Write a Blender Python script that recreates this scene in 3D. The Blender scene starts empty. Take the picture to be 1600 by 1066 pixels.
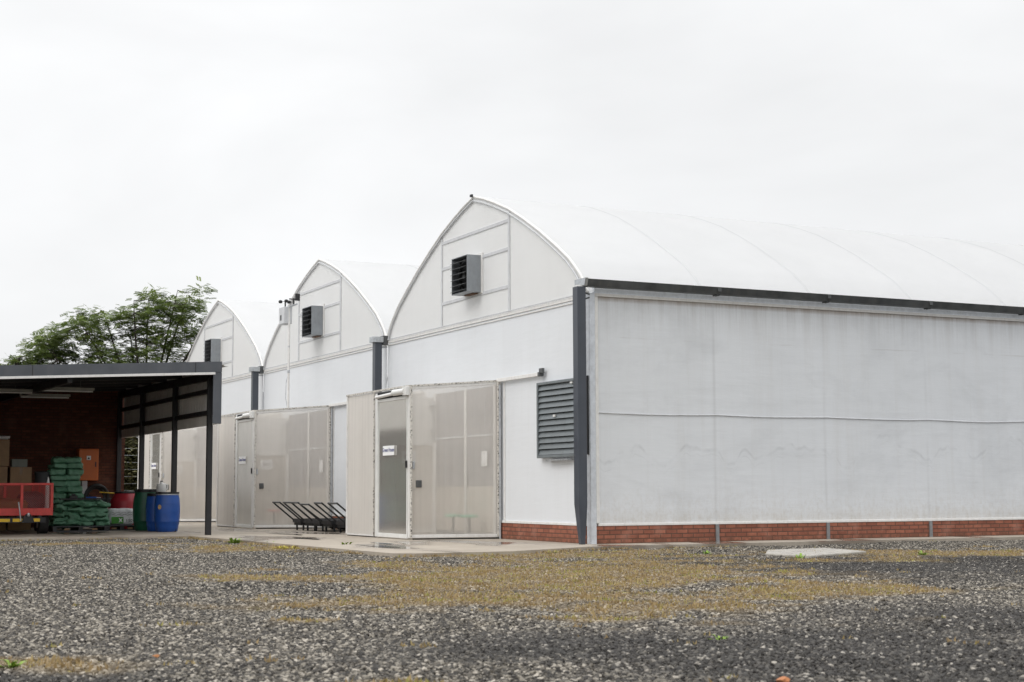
import bpy, bmesh, math, random
from mathutils import Vector, Matrix, noise
random.seed(11)
R = math.radians
scene = bpy.context.scene
COL = scene.collection
PI = math.pi

# ------------------------------------------------------------------ helpers
def link(o, parent=None):
    COL.objects.link(o)
    if parent is not None:
        o.parent = parent
    return o

def tag(o, label=None, cat=None, group=None, kind=None):
    if label: o['label'] = label
    if cat: o['category'] = cat
    if group: o['group'] = group
    if kind: o['kind'] = kind
    return o

def thing(name, label, cat, loc=(0, 0, 0), rz=0.0, group=None):
    o = bpy.data.objects.new(name, None)
    o.empty_display_size = 0.2
    link(o)
    o.location = loc
    o.rotation_euler = (0, 0, rz)
    return tag(o, label, cat, group)

class MB:
    """collects shapes, builds ONE mesh object"""
    def __init__(s):
        s.v = []; s.f = []
    def add(s, vs, fs):
        n = len(s.v)
        s.v.extend([tuple(v) for v in vs])
        s.f.extend([tuple(i + n for i in f) for f in fs])
        return s
    def box(s, a, b):
        x0, y0, z0 = [min(a[i], b[i]) for i in range(3)]
        x1, y1, z1 = [max(a[i], b[i]) for i in range(3)]
        return s.add([(x0, y0, z0), (x1, y0, z0), (x1, y1, z0), (x0, y1, z0), (x0, y0, z1), (x1, y0, z1), (x1, y1, z1), (x0, y1, z1)],
                     [(3, 2, 1, 0), (4, 5, 6, 7), (0, 1, 5, 4), (1, 2, 6, 5), (2, 3, 7, 6), (3, 0, 4, 7)])
    def bar(s, p, q, w, h, up=(0, 0, 1)):
        p = Vector(p); q = Vector(q); d = (q - p).normalized()
        u = Vector(up)
        if abs(d.dot(u)) > .98: u = Vector((0, 1, 0))
        side = d.cross(u).normalized(); u = side.cross(d).normalized()
        c = []
        for e in (p, q):
            for a, b in ((-1, -1), (1, -1), (1, 1), (-1, 1)):
                c.append(e + side * a * w / 2 + u * b * h / 2)
        return s.add(c, [(3, 2, 1, 0), (4, 5, 6, 7), (0, 1, 5, 4), (1, 2, 6, 5), (2, 3, 7, 6), (3, 0, 4, 7)])
    def tube(s, pts, r, n=8, closed=False):
        pts = [Vector(p) for p in pts]
        rs = r if isinstance(r, (list, tuple)) else [r] * len(pts)
        vs = []; fs = []; N = len(pts)
        prev = None
        for i, p in enumerate(pts):
            if closed: d = (pts[(i + 1) % N] - pts[i - 1]).normalized()
            else: d = (pts[min(i + 1, N - 1)] - pts[max(i - 1, 0)]).normalized()
            if prev is None:
                u = Vector((0, 0, 1)) if abs(d.z) < .9 else Vector((1, 0, 0))
            else: u = prev
            u = (u - d * u.dot(d)).normalized(); prev = u
            w = d.cross(u)
            for k in range(n):
                a = 2 * PI * k / n
                vs.append(p + (u * math.cos(a) + w * math.sin(a)) * rs[i])
        M = N if closed else N - 1
        for i in range(M):
            for k in range(n):
                j = (i + 1) % N
                fs.append((i * n + k, i * n + (k + 1) % n, j * n + (k + 1) % n, j * n + k))
        if not closed:
            fs.append(tuple(range(n - 1, -1, -1))); fs.append(tuple((N - 1) * n + k for k in range(n)))
        return s.add(vs, fs)
    def lathe(s, prof, n=32, c=(0, 0, 0)):
        vs = []; fs = []
        for r, z in prof:
            for k in range(n):
                a = 2 * PI * k / n
                vs.append((c[0] + r * math.cos(a), c[1] + r * math.sin(a), c[2] + z))
        for i in range(len(prof) - 1):
            for k in range(n):
                fs.append((i * n + k, i * n + (k + 1) % n, (i + 1) * n + (k + 1) % n, (i + 1) * n + k))
        fs.append(tuple(range(n - 1, -1, -1))); fs.append(tuple((len(prof) - 1) * n + k for k in range(n)))
        return s.add(vs, fs)
    def poly(s, pts):
        return s.add(pts, [tuple(range(len(pts)))])
    def prism(s, pts, d):
        """closed outline pts extruded by vector d"""
        n = len(pts); d = Vector(d)
        vs = [Vector(p) for p in pts] + [Vector(p) + d for p in pts]
        fs = [tuple(range(n - 1, -1, -1)), tuple(range(n, 2 * n))]
        for i in range(n):
            fs.append((i, (i + 1) % n, n + (i + 1) % n, n + i))
        return s.add(vs, fs)
    def build(s, name, mat, parent=None, smooth=False, bevel=0.0, seg=2, angle=40):
        me = bpy.data.meshes.new(name)
        me.from_pydata(s.v, [], s.f)
        bm = bmesh.new(); bm.from_mesh(me)
        bmesh.ops.recalc_face_normals(bm, faces=bm.faces)
        bm.to_mesh(me); bm.free()
        me.materials.append(mat)
        if smooth:
            for p in me.polygons: p.use_smooth = True
            try: me.set_sharp_from_angle(angle=R(angle))
            except Exception: pass
        o = link(bpy.data.objects.new(name, me), parent)
        if bevel > 0:
            m = o.modifiers.new('bevel', 'BEVEL'); m.width = bevel; m.segments = seg; m.limit_method = 'ANGLE'; m.angle_limit = R(35)
        return o

def struct(o, kind='structure'):
    o['kind'] = kind
    return o

def copy_tree(o, parent=None):
    c = o.copy(); COL.objects.link(c)
    c.parent = parent
    for ch in list(o.children): copy_tree(ch, c)
    return c

# ------------------------------------------------------------------ materials
class NT:
    def __init__(s, name):
        s.m = bpy.data.materials.new(name); s.m.use_nodes = True
        s.t = s.m.node_tree; s.t.nodes.clear()
        s.out = s.t.nodes.new('ShaderNodeOutputMaterial')
    def n(s, typ, ins=None, **kw):
        nd = s.t.nodes.new('ShaderNode' + typ)
        for k, v in kw.items(): setattr(nd, k, v)
        for k, v in (ins or {}).items(): s.set(nd, k, v)
        return nd
    def set(s, nd, k, v):
        sock = nd.inputs[k]
        if isinstance(v, bpy.types.NodeSocket): s.t.links.new(v, sock)
        elif isinstance(v, bpy.types.Node): s.t.links.new(v.outputs[0], sock)
        else:
            if isinstance(v, (tuple, list)) and len(v) == 3 and sock.type == 'RGBA': v = (*v, 1)
            sock.default_value = v
    def pos(s): return s.n('TexCoord').outputs['Object']
    def wpos(s): return s.n('NewGeometry').outputs['Position']
    def scale(s, vec, sc): return s.n('Mapping', {'Vector': vec, 'Scale': sc}).outputs[0]
    def noise(s, vec, sc, det=4, rough=.55, dist=0): return s.n('TexNoise', {'Vector': vec, 'Scale': sc, 'Detail': det, 'Roughness': rough, 'Distortion': dist}).outputs['Fac']
    def ramp(s, fac, stops, interp='LINEAR'):
        nd = s.n('ValToRGB', {'Fac': fac}); cr = nd.color_ramp; cr.interpolation = interp
        while len(cr.elements) < len(stops): cr.elements.new(.5)
        for e, (p, c) in zip(cr.elements, stops):
            e.position = p
            e.color = (*c, 1) if isinstance(c, (tuple, list)) else (c, c, c, 1)
        return nd.outputs['Color']
    def mix(s, fac, a, b, blend='MIX'):
        nd = s.n('Mix', data_type='RGBA', blend_type=blend)
        for i, v in ((0, fac), (6, a), (7, b)):
            if isinstance(v, bpy.types.NodeSocket): s.t.links.new(v, nd.inputs[i])
            else:
                if i and not isinstance(v, (tuple, list)): v = (v, v, v)
                nd.inputs[i].default_value = (*v, 1) if i else v
        return nd.outputs[2]
    def math(s, op, a, b=0.0, c=None, clamp=False):
        nd = s.n('Math', operation=op, use_clamp=clamp)
        for i, v in enumerate((a, b) if c is None else (a, b, c)):
            if isinstance(v, bpy.types.NodeSocket): s.t.links.new(v, nd.inputs[i])
            else: nd.inputs[i].default_value = v
        return nd.outputs[0]
    def mapr(s, v, a, b, c=0.0, d=1.0): return s.n('MapRange', {'Value': v, 1: a, 2: b, 3: c, 4: d}).outputs[0]
    def sep(s, v):
        nd = s.n('SeparateXYZ', {0: v}); return nd.outputs
    def bump(s, h, st=.3, dist=.02): return s.n('Bump', {'Height': h, 'Strength': st, 'Distance': dist}).outputs[0]
    def pbr(s, col, rough=.5, metal=0.0, bump=None, spec=.5):
        nd = s.n('BsdfPrincipled', {'Base Color': col, 'Roughness': rough, 'Metallic': metal, 'Specular IOR Level': spec})
        if bump is not None: s.set(nd, 'Normal', bump)
        return nd
    def fin(s, sh):
        s.t.links.new(sh.outputs[0] if isinstance(sh, bpy.types.Node) else sh, s.out.inputs['Surface'])
        return s.m
    def attr(s, name, typ='GEOMETRY'):
        nd = s.n('Attribute'); nd.attribute_name = name; nd.attribute_type = typ
        return nd.outputs['Fac']

def simple(name, col, rough=.5, metal=0.0, var=.15, nsc=6.0, dirt=0.0, dirtcol=(.12, .1, .08), bmp=0.0):
    t = NT(name); p = t.pos()
    f = t.noise(p, nsc, 5)
    lo = tuple(c * (1 - var) for c in col); hi = tuple(min(1, c * (1 + var)) for c in col)
    c = t.ramp(f, [(.3, lo), (.7, hi)])
    if dirt > 0:
        g = t.noise(t.scale(p, (1, 1, .35)), nsc * 2.3, 6, .65)
        c = t.mix(t.mapr(g, .5, .72, 0, dirt), c, dirtcol)
    r = t.mapr(f, .3, .7, max(0, rough - .08), min(1, rough + .08))
    b = t.bump(t.noise(p, nsc * 8, 3), bmp, .01) if bmp else None
    return t.fin(t.pbr(c, r, metal, b))

def film(name, col, trans=.25, streak=.3, side=False, rough=.45, dirt=(.55, .53, .5)):
    t = NT(name); p = t.pos(); x, y, z = t.sep(p)[:3]
    u = t.math('ADD', x, y)
    uz = t.n('CombineXYZ', {0: u, 1: t.math('SUBTRACT', x, y), 2: z}).outputs[0]
    st = t.noise(t.scale(uz, (1.1, 1.1, .07)), 2.6, 7, .78)
    cl = t.noise(uz, .55, 4, .6)
    hz = t.noise(t.scale(uz, (.25, .25, 2.5)), 1.6, 5, .6)
    c = t.mix(t.mapr(cl, .35, .7, 0, .35), col, tuple(a * .9 for a in col))
    c = t.mix(t.math('MULTIPLY', t.mapr(st, .5, .8), streak, clamp=True), c, dirt)
    c = t.mix(t.math('MULTIPLY', t.mapr(hz, .52, .78), streak * 1.5, clamp=True), c, tuple(a * .88 for a in col))
    bumpv = t.bump(t.math('ADD', t.noise(uz, .9, 2), t.math('MULTIPLY', hz, .5)), .25, .06)
    if side:
        # brown run-off under the gutter strip, in vertical runs
        run = t.noise(t.scale(uz, (1.3, 1.3, .06)), 2.4, 8, .85)
        top = t.math('MULTIPLY', t.mapr(z, 3.55, 4.36), t.mapr(run, .45, .72), clamp=True)
        c = t.mix(t.math('MULTIPLY', top, .55), c, (.36, .34, .32))
        edge = t.math('MULTIPLY', t.mapr(z, 4.27, 4.33), t.mapr(run, .3, .55, .35, 1.0), clamp=True)
        c = t.mix(t.math('MULTIPLY', edge, .75), c, (.34, .28, .24))
        # tide-mark lines left by condensation about waist to head height
        nn = t.noise(t.scale(uz, (.75, .75, .02)), 1.1, 2.5, .45, .3)
        lvl = t.math('ADD', t.mapr(nn, .3, .7, 1.25, 2.05), 0)
        d = t.math('ABSOLUTE', t.math('SUBTRACT', z, lvl))
        ln = t.mapr(d, .0, .05, 1, 0)
        ln2 = t.mapr(t.math('ABSOLUTE', t.math('SUBTRACT', z, t.math('SUBTRACT', lvl, t.mapr(cl, .3, .7, .04, .22)))), 0, .02, .6, 0)
        br = t.mapr(t.noise(uz, 2.3, 4), .42, .62)
        msk = t.math('MULTIPLY', t.math('MAXIMUM', ln, ln2), t.math('MULTIPLY', br, .3), clamp=True)
        c = t.mix(msk, c, (.38, .39, .4))
        # faint broken tape line high on the wall
        d3 = t.math('ABSOLUTE', t.math('SUBTRACT', z, t.math('ADD', 3.62, t.math('MULTIPLY', t.noise(uz, .7, 2), .06))))
        m3 = t.math('MULTIPLY', t.mapr(d3, 0, .018, 1, 0), t.mapr(t.noise(t.scale(uz, (1, 1, .1)), .8, 3), .5, .62, 0, .35), clamp=True)
        c = t.mix(m3, c, (.4, .38, .36))
        low = t.math('MULTIPLY', t.mapr(z, .62, .36), t.mapr(st, .35, .6, .3, 1), clamp=True)
        c = t.mix(t.math('MULTIPLY', low, .4), c, (.5, .45, .36))
    if side:
        # painted shade lines of the posts behind the film, rain splash low down, blotchy algae film
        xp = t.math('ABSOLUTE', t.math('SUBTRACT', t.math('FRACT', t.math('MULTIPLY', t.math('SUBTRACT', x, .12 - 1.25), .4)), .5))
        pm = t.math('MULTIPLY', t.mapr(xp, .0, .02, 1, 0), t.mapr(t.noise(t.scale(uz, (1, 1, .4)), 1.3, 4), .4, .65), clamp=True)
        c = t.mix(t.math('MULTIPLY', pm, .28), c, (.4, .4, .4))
        bl = t.noise(t.scale(uz, (.35, .35, .9)), 1.0, 6, .68, .4)
        c = t.mix(t.mapr(bl, .5, .72, 0, .32), c, (.47, .485, .5))
        sp = t.math('MULTIPLY', t.mapr(z, 1.1, .36), t.mapr(t.noise(uz, 9, 5, .75), .45, .7), clamp=True)
        c = t.mix(t.math('MULTIPLY', sp, .4), c, (.45, .4, .33))
    a = t.pbr(c, rough, 0, bumpv, .35)
    tr = t.n('BsdfTranslucent', {'Color': c})
    return t.fin(t.n('MixShader', {0: trans, 1: a.outputs[0], 2: tr.outputs[0]}))

M = {}
M['film_front'] = film('white_film_front', (.775, .795, .82), .12, .14)
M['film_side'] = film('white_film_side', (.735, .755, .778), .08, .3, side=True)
M['film_gable'] = film('clear_white_film', (.9, .9, .89), .35, .05)
M['film_roof'] = film('roof_film', (.87, .875, .878), .445, .05)
M['white_trim'] = simple('white_trim', (.74, .73, .71), .4, 0, .06, 8, .25, (.35, .32, .28))
M['hoop_shade'] = film('hoop_shade', (.74, .745, .75), .41, .03)  # darker film tone that paints the shade of the hoops
M['grey_strip'] = simple('pale_grey_strip', (.56, .57, .585), .45, .0, .08, 5, .15)
M['galv'] = simple('galvanised_steel', (.5, .52, .54), .42, .75, .22, 14, .25, (.3, .3, .29))
M['galv_dull'] = simple('dull_galvanised', (.25, .255, .26), .5, .5, .2, 9, .3, (.2, .17, .14))
M['galv_light'] = simple('galvanised_strip', (.62, .65, .69), .45, .3, .12, 10, .2, (.35, .35, .35))
M['gutter'] = simple('weathered_gutter', (.085, .09, .092), .45, .3, .25, 4, .3, (.16, .15, .14))
M['pipe'] = simple('slate_blue_steel', (.052, .06, .076), .38, .0, .12, 3, .15, (.1, .1, .1))
M['charcoal'] = simple('charcoal_steel', (.012, .012, .014), .5, 0, .2, 5, .15, (.05, .045, .04))
M['flash'] = simple('slate_flashing', (.075, .082, .095), .42, 0, .16, 2.5, .25, (.13, .12, .115))
M['shutter'] = simple('grey_painted_louvre', (.16, .18, .19), .42, .1, .12, 5, .3, (.09, .09, .085))
M['fan_case'] = simple('fan_housing', (.27, .29, .31), .42, .2, .1, 6, .25, (.16, .14, .12))
M['fan_dark'] = simple('fan_inside', (.008, .008, .009), .6)
M['rust'] = simple('rusty_stain', (.16, .09, .055), .8, 0, .3, 20)
M['black'] = simple('black_plastic', (.012, .012, .013), .45, 0, .2)
M['rubber'] = simple('tyre_rubber', (.014, .014, .014), .8, 0, .25, 18, .3, (.06, .05, .04), .3)
M['red'] = simple('red_paint', (.6, .06, .05), .45, 0, .14, 7, .3, (.2, .03, .025))
M['yellow'] = simple('yellow_reflector', (.75, .48, .02), .35, 0, .1, 9, .3, (.2, .12, .02))
M['orange'] = simple('orange_paint', (.62, .15, .03), .4, 0, .07, 4, .12, (.25, .08, .03))
M['drum_blue'] = simple('blue_drum_plastic', (.012, .075, .33), .36, 0, .12, 4, .3, (.03, .09, .25), .05)
M['drum_green'] = simple('green_drum_plastic', (.008, .085, .045), .4, 0, .12, 4, .25, (.02, .06, .04))
M['drum_red'] = simple('red_drum_plastic', (.33, .018, .03), .4, 0, .12, 4, .2, (.18, .02, .03))
M['sticker'] = simple('tan_sticker', (.55, .36, .16), .6, 0, .35, 25)
M['card'] = simple('cardboard', (.3, .195, .11), .8, 0, .12, 6, .2, (.2, .12, .07))
M['card_dark'] = simple('dark_cardboard', (.21, .13, .06), .8, 0, .12, 6, .2, (.14, .09, .05))
M['card_grey'] = simple('grey_carton', (.2, .215, .19), .8, 0, .1, 6)
M['tape'] = simple('brown_tape', (.2, .12, .06), .3)
M['bin'] = simple('dark_grey_plastic', (.05, .055, .06), .5)
M['white_plastic'] = simple('white_plastic', (.72, .72, .7), .35, 0, .06)
M['bale'] = simple('bale_wrap', (.82, .84, .86), .35, 0, .12, 9, .3, (.4, .42, .44), .3)
M['logo_green'] = simple('printed_green', (.06, .3, .03), .5)
M['print_dark'] = simple('printed_dark', (.07, .08, .08), .6)
M['print_blue'] = simple('marker_blue', (.06, .07, .2), .6)
M['print_faint'] = simple('faded_print', (.36, .33, .31), .7)
M['paper'] = simple('paper', (.84, .84, .84), .7, 0, .03)
M['stool_green'] = simple('green_stool_plastic', (.05, .42, .24), .4)
M['stool_red'] = simple('red_stool_plastic', (.6, .1, .07), .4)
M['blue_tool'] = simple('blue_tool', (.02, .1, .4), .4)
M['bark'] = simple('bark', (.045, .036, .028), .9, 0, .3, 12, .3, (.02, .018, .015), .5)
M['door_beige'] = simple('beige_door', (.54, .5, .45), .55, 0, .05, 3, .15, (.4, .36, .3))
M['door_grey'] = simple('grey_door_sheet', (.3, .29, .295), .45, 0, .07, 2, .15, (.25, .24, .24))
M['weed'] = simple('weed_leaf', (.19, .3, .03), .6, 0, .3, 15)
M['weed_yellow'] = simple('yellow_weed', (.42, .36, .04), .6, 0, .3, 15)
M['hose'] = simple('black_hose', (.016, .016, .016), .45)

def bricks(name, c1, c2, mortar, scale=1.0):
    t = NT(name); p = t.pos(); x, y, z = t.sep(p)[:3]
    v = t.n('CombineXYZ', {0: t.math('ADD', x, y), 1: z, 2: 0.0}).outputs[0]
    b = t.n('TexBrick', {'Vector': v, 'Color1': c1, 'Color2': c2, 'Mortar': mortar, 'Scale': 1.0, 'Mortar Size': .011, 'Mortar Smooth': .3, 'Bias': 0.0, 'Brick Width': .232, 'Row Height': .078})
    n = t.noise(p, 9, 6, .65)
    c = t.mix(t.mapr(n, .35, .7, 0, .55), b.outputs['Color'], (c2[0] * .55, c2[1] * .55, c2[2] * .6))
    n2 = t.noise(p, 2.3, 4)
    c = t.mix(t.mapr(n2, .55, .75, 0, .4), c, (c1[0] * 1.15, c1[1] * 1.6, c1[2] * 1.9))
    c = t.mix(t.math('MULTIPLY', t.mapr(z, .13, .0), t.mapr(n, .35, .6), clamp=True), c, (c2[0] * .6, c2[1] * .8, c2[2] * .8))
    h = t.math('ADD', t.math('MULTIPLY', b.outputs['Fac'], -1.0), t.math('MULTIPLY', n, .35))
    return t.fin(t.pbr(c, .85, 0, t.bump(h, .7, .008), .25))
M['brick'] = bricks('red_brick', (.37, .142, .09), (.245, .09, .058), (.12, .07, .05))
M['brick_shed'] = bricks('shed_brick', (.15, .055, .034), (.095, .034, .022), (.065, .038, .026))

def mould_trim():
    t = NT('mouldy_white_trim'); p = t.pos()
    n = t.noise(p, 34, 4, .7); n2 = t.noise(p, 6, 3)
    f = t.math('MULTIPLY', t.mapr(n, .5, .6), t.mapr(n2, .3, .5), clamp=True)
    return t.fin(t.pbr(t.mix(f, (.66, .63, .58), (.06, .055, .05)), .6))
M['mould'] = mould_trim()

def net(name, col, op):
    t = NT(name); p = t.pos(); x, y, z = t.sep(p)[:3]
    u = t.math('ADD', x, y)
    uz = t.n('CombineXYZ', {0: u, 1: 0.0, 2: z}).outputs[0]
    st = t.noise(t.scale(uz, (3.5, 1, .08)), 3, 5, .7)
    c = t.mix(t.mapr(st, .45, .75, 0, .5), col, tuple(a * .8 for a in col))
    cl = t.noise(uz, .9, 3)
    d = t.n('BsdfDiffuse', {'Color': c}); tr = t.n('BsdfTranslucent', {'Color': c}); tp = t.n('BsdfTransparent')
    a = t.n('MixShader', {0: .35, 1: d.outputs[0], 2: tr.outputs[0]})
    f = t.math('ADD', op, t.mapr(cl, .3, .7, -.04, .05))
    return t.fin(t.n('MixShader', {0: f, 1: tp.outputs[0], 2: a.outputs[0]}))
M['net'] = net('insect_net', (.9, .85, .785), .49)
M['net_roof'] = net('roof_net', (.8, .78, .74), .3)
M['net_thick'] = net('doubled_insect_net', (.78, .745, .7), .92)
def glassy():
    t = NT('hazy_door_film'); 
    g = t.n('BsdfGlossy', {'Color': (.9, .9, .9), 'Roughness': .12}); tp = t.n('BsdfTransparent', {'Color': (.86, .86, .82)})
    d0_ = t.n('BsdfDiffuse', {'Color': (.74, .72, .68)}); tr_ = t.n('BsdfTranslucent', {'Color': (.74, .72, .68)}); d = t.n('MixShader', {0: .4, 1: d0_.outputs[0], 2: tr_.outputs[0]})
    lw = t.n('LayerWeight', {'Blend': .25})
    cl = t.noise(t.scale(t.pos(), (1, 1, .5)), 1.3, 4)
    a = t.n('MixShader', {0: t.mapr(cl, .3, .7, .52, .7), 1: tp.outputs[0], 2: d.outputs[0]})
    return t.fin(t.n('MixShader', {0: t.math('MULTIPLY', lw.outputs['Fresnel'], .6), 1: a.outputs[0], 2: g.outputs[0]}))
M['glass'] = glassy()

def concrete():
    t = NT('wet_concrete'); p = t.pos()
    a = t.noise(p, .8, 5, .6); b = t.noise(p, 14, 6, .7); w = t.noise(t.scale(p, (.9, .35, 1)), .75, 3, .5)
    c = t.ramp(a, [(.3, (.3, .255, .205)), (.7, (.42, .37, .305))])
    c = t.mix(t.mapr(b, .4, .75, 0, .4), c, (.2, .165, .13))
    wet = t.mapr(w, .53, .6)
    c = t.mix(t.math('MULTIPLY', wet, .55), c, (.16, .13, .105))
    rough = t.mapr(wet, 0, 1, .75, .1)
    bmp = t.n('Bump', {'Height': b, 'Strength': t.mapr(wet, 0, 1, .35, .02), 'Distance': .01}).outputs[0]
    return t.fin(t.pbr(c, rough, 0, bmp))
M['concrete'] = concrete()
M['slab'] = simple('pale_concrete', (.4, .375, .33), .3, 0, .2, 3, .6, (.22, .18, .13), .3)
M['puddle'] = (lambda t: t.fin(t.pbr((.035, .03, .026), .03)))(NT('puddle_water'))

def ground_mat():
    t = NT('gravel_bed'); p = t.wpos()
    moss = t.attr('moss'); dark = t.attr('dark')
    vo = t.n('TexVoronoi', {'Vector': p, 'Scale': 52.0}); vcol = t.sep(vo.outputs['Color'])[0]
    vd = vo.outputs['Distance']
    st = t.ramp(vcol, [(.0, (.02, .019, .018)), (.45, (.04, .037, .034)), (.75, (.085, .078, .068)), (1, (.2, .19, .17))])
    st = t.mix(t.math('MULTIPLY', dark, .7), st, (.03, .031, .033))
    st = t.mix(t.mapr(vd, .25, .6), st, (.022, .02, .018))
    n1 = t.noise(p, 5, 6, .7); n2 = t.noise(p, 1.1, 4)
    mo = t.ramp(n1, [(.3, (.14, .1, .045)), (.5, (.28, .205, .095)), (.68, (.42, .32, .17))])
    mo = t.mix(t.mapr(n2, .44, .62, 0, .8), mo, (.3, .29, .075))
    n3 = t.noise(p, 9, 5, .7)
    f = t.mapr(t.math('ADD', moss, t.math('MULTIPLY', t.math('SUBTRACT', n3, .5), 1.5)), .22, .62)
    c = t.mix(f, st, mo)
    h = t.math('ADD', t.math('MULTIPLY', vd, -1), t.math('MULTIPLY', n1, .4))
    return t.fin(t.pbr(c, .85, 0, t.bump(h, .8, .02), .25))
M['ground'] = ground_mat()

def pebble_mat():
    t = NT('crushed_stone'); rnd = t.attr('rnd', 'INSTANCER'); dark = t.attr('dark', 'INSTANCER'); moss = t.attr('moss', 'INSTANCER')
    p = t.pos()
    c = t.ramp(rnd, [(.0, (.022, .021, .021)), (.33, (.05, .048, .045)), (.55, (.105, .098, .087)), (.8, (.25, .235, .205)), (1, (.47, .445, .405))])
    cd = t.ramp(rnd, [(.0, (.014, .014, .015)), (.6, (.033, .033, .034)), (.92, (.08, .078, .075)), (1, (.4, .385, .36))])
    c = t.mix(dark, c, cd)
    c = t.mix(t.math('MULTIPLY', moss, .5, clamp=True), c, (.3, .225, .12))
    n = t.noise(p, 2.2, 4)
    c = t.mix(t.mapr(n, .35, .7, 0, .35), c, (.07, .06, .05))
    c = t.mix(1.0, c, (1.03, .985, .92), 'MULTIPLY')
    return t.fin(t.pbr(c, .65, 0, None, .3))
M['pebble'] = pebble_mat()

def leaf_mat(name, stops, tr=.3):
    t = NT(name); p = t.wpos()
    n = t.noise(p, 1.6, 3); n2 = t.noise(p, 14, 2)
    c = t.ramp(t.math('ADD', t.math('MULTIPLY', n, .55), t.math('MULTIPLY', n2, .45)), stops)
    a = t.pbr(c, .5, 0, None, .3); b = t.n('BsdfTranslucent', {'Color': c})
    return t.fin(t.n('MixShader', {0: tr, 1: a.outputs[0], 2: b.outputs[0]}))
M['leaf'] = leaf_mat('tree_leaf', [(.3, (.06, .095, .026)), (.5, (.15, .205, .055)), (.68, (.29, .34, .09))])
M['hedge'] = leaf_mat('hedge_leaf', [(.3, (.075, .085, .04)), (.5, (.14, .14, .065)), (.7, (.24, .19, .1))])
M['moss'] = leaf_mat('dry_moss', [(.3, (.2, .14, .07)), (.46, (.34, .245, .125)), (.56, (.36, .28, .12)), (.62, (.27, .28, .06)), (.72, (.3, .22, .1))], .2)

def bag_mat():
    t = NT('green_woven_sack'); p = t.pos()
    n = t.noise(p, 5, 5, .6)
    oi = t.n('ObjectInfo').outputs['Random']
    c = t.ramp(n, [(.3, (.1, .25, .155)), (.7, (.19, .4, .265))])
    c = t.mix(t.math('MULTIPLY', oi, .45), c, (.1, .25, .15))
    w = t.n('TexWave', {'Vector': p, 'Scale': 30.0, 'Distortion': 1.0}).outputs['Fac']
    return t.fin(t.pbr(c, .45, 0, t.bump(t.math('ADD', n, t.math('MULTIPLY', w, .1)), .35, .03)))
M['bag'] = bag_mat()
def mesh_panel_mat():
    t = NT('red_mesh_wire'); 
    return t.fin(t.pbr((.42, .06, .05), .5))
M['redmesh'] = mesh_panel_mat()
M['clad'] = simple('cladding_sheet', (.74, .71, .66), .5, .1, .08, 2, .25, (.33, .29, .24))
M['rooftin'] = simple('roof_sheet', (.3, .3, .29), .5, .1, .15, 1.2, .2, (.2, .2, .2))
M['tube'] = simple('light_batten', (.3, .3, .27), .4)

# ------------------------------------------------------------------ camera (greenhouse frame: x along side wall, y along front wall)
CAM = Vector((-13.31355, -23.80360, .93706))
YAW, PITCH, ROLL, FPX = .45990, .0962645, .0035135, 2417.7
fwdh = Vector((math.sin(YAW), math.cos(YAW), 0)); righth = Vector((math.cos(YAW), -math.sin(YAW), 0))
U0 = Vector((0, 0, 1))
F = fwdh * math.cos(PITCH) + U0 * math.sin(PITCH)
UP = -fwdh * math.sin(PITCH) + U0 * math.cos(PITCH)
Rr = righth * math.cos(ROLL) - UP * math.sin(ROLL)
Uu = righth * math.sin(ROLL) + UP * math.cos(ROLL)
cd = bpy.data.cameras.new('camera'); cam = link(bpy.data.objects.new('camera', cd))
mw = Matrix((Rr, Uu, -F)).transposed().to_4x4(); mw.translation = CAM
cam.matrix_world = mw
cd.sensor_width = 36; cd.lens = FPX / 1600 * 36; cd.clip_end = 3000; cd.clip_start = .1
cd.dof.use_dof = True; cd.dof.focus_distance = 29; cd.dof.aperture_fstop = 4.5
scene.camera = cam
def LD(L, D, z=0.0):
    p = CAM + fwdh * D + righth * L
    return Vector((p.x, p.y, z))
def toLD(x, y):
    d = Vector((x - CAM.x, y - CAM.y, 0))
    return d.dot(righth), d.dot(fwdh)

# ------------------------------------------------------------------ world + sun
SUN = Vector((-.74, -.12, .66)).normalized()
w = bpy.data.worlds.new('World'); scene.world = w; w.use_nodes = True
nt = w.node_tree; nt.nodes.clear()
def wn(t, **k):
    n = nt.nodes.new('ShaderNode' + t)
    for a, b in k.items(): setattr(n, a, b)
    return n
out = wn('OutputWorld'); bg = wn('Background'); bg.inputs['Strength'].default_value = .1
sky = wn('TexSky', sky_type='NISHITA', sun_disc=False)
sky.sun_elevation = math.asin(SUN.z); sky.sun_rotation = math.atan2(SUN.x, SUN.y) % (2 * PI)
tc = wn('TexCoord'); mp = wn('Mapping'); mp.inputs['Scale'].default_value = (1, 1, 2.6)
nt.links.new(tc.outputs['Generated'], mp.inputs[0])
nz = wn('TexNoise'); nz.inputs['Scale'].default_value = 2.1; nz.inputs['Detail'].default_value = 5; nz.inputs['Roughness'].default_value = .5; nz.inputs['Distortion'].default_value = .35
nt.links.new(mp.outputs[0], nz.inputs['Vector'])
mr = wn('MapRange'); mr.inputs[1].default_value = .3; mr.inputs[2].default_value = .7; mr.inputs[3].default_value = 8.7; mr.inputs[4].default_value = 10.9
nt.links.new(nz.outputs['Fac'], mr.inputs[0])
sx = wn('SeparateXYZ'); nt.links.new(tc.outputs['Generated'], sx.inputs[0])
zr = wn('MapRange'); zr.inputs[1].default_value = .36; zr.inputs[2].default_value = .95; zr.inputs[3].default_value = 1.0; zr.inputs[4].default_value = 2.3
nt.links.new(sx.outputs[2], zr.inputs[0])
mu = wn('Math', operation='MULTIPLY'); nt.links.new(mr.outputs[0], mu.inputs[0]); nt.links.new(zr.outputs[0], mu.inputs[1])
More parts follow.
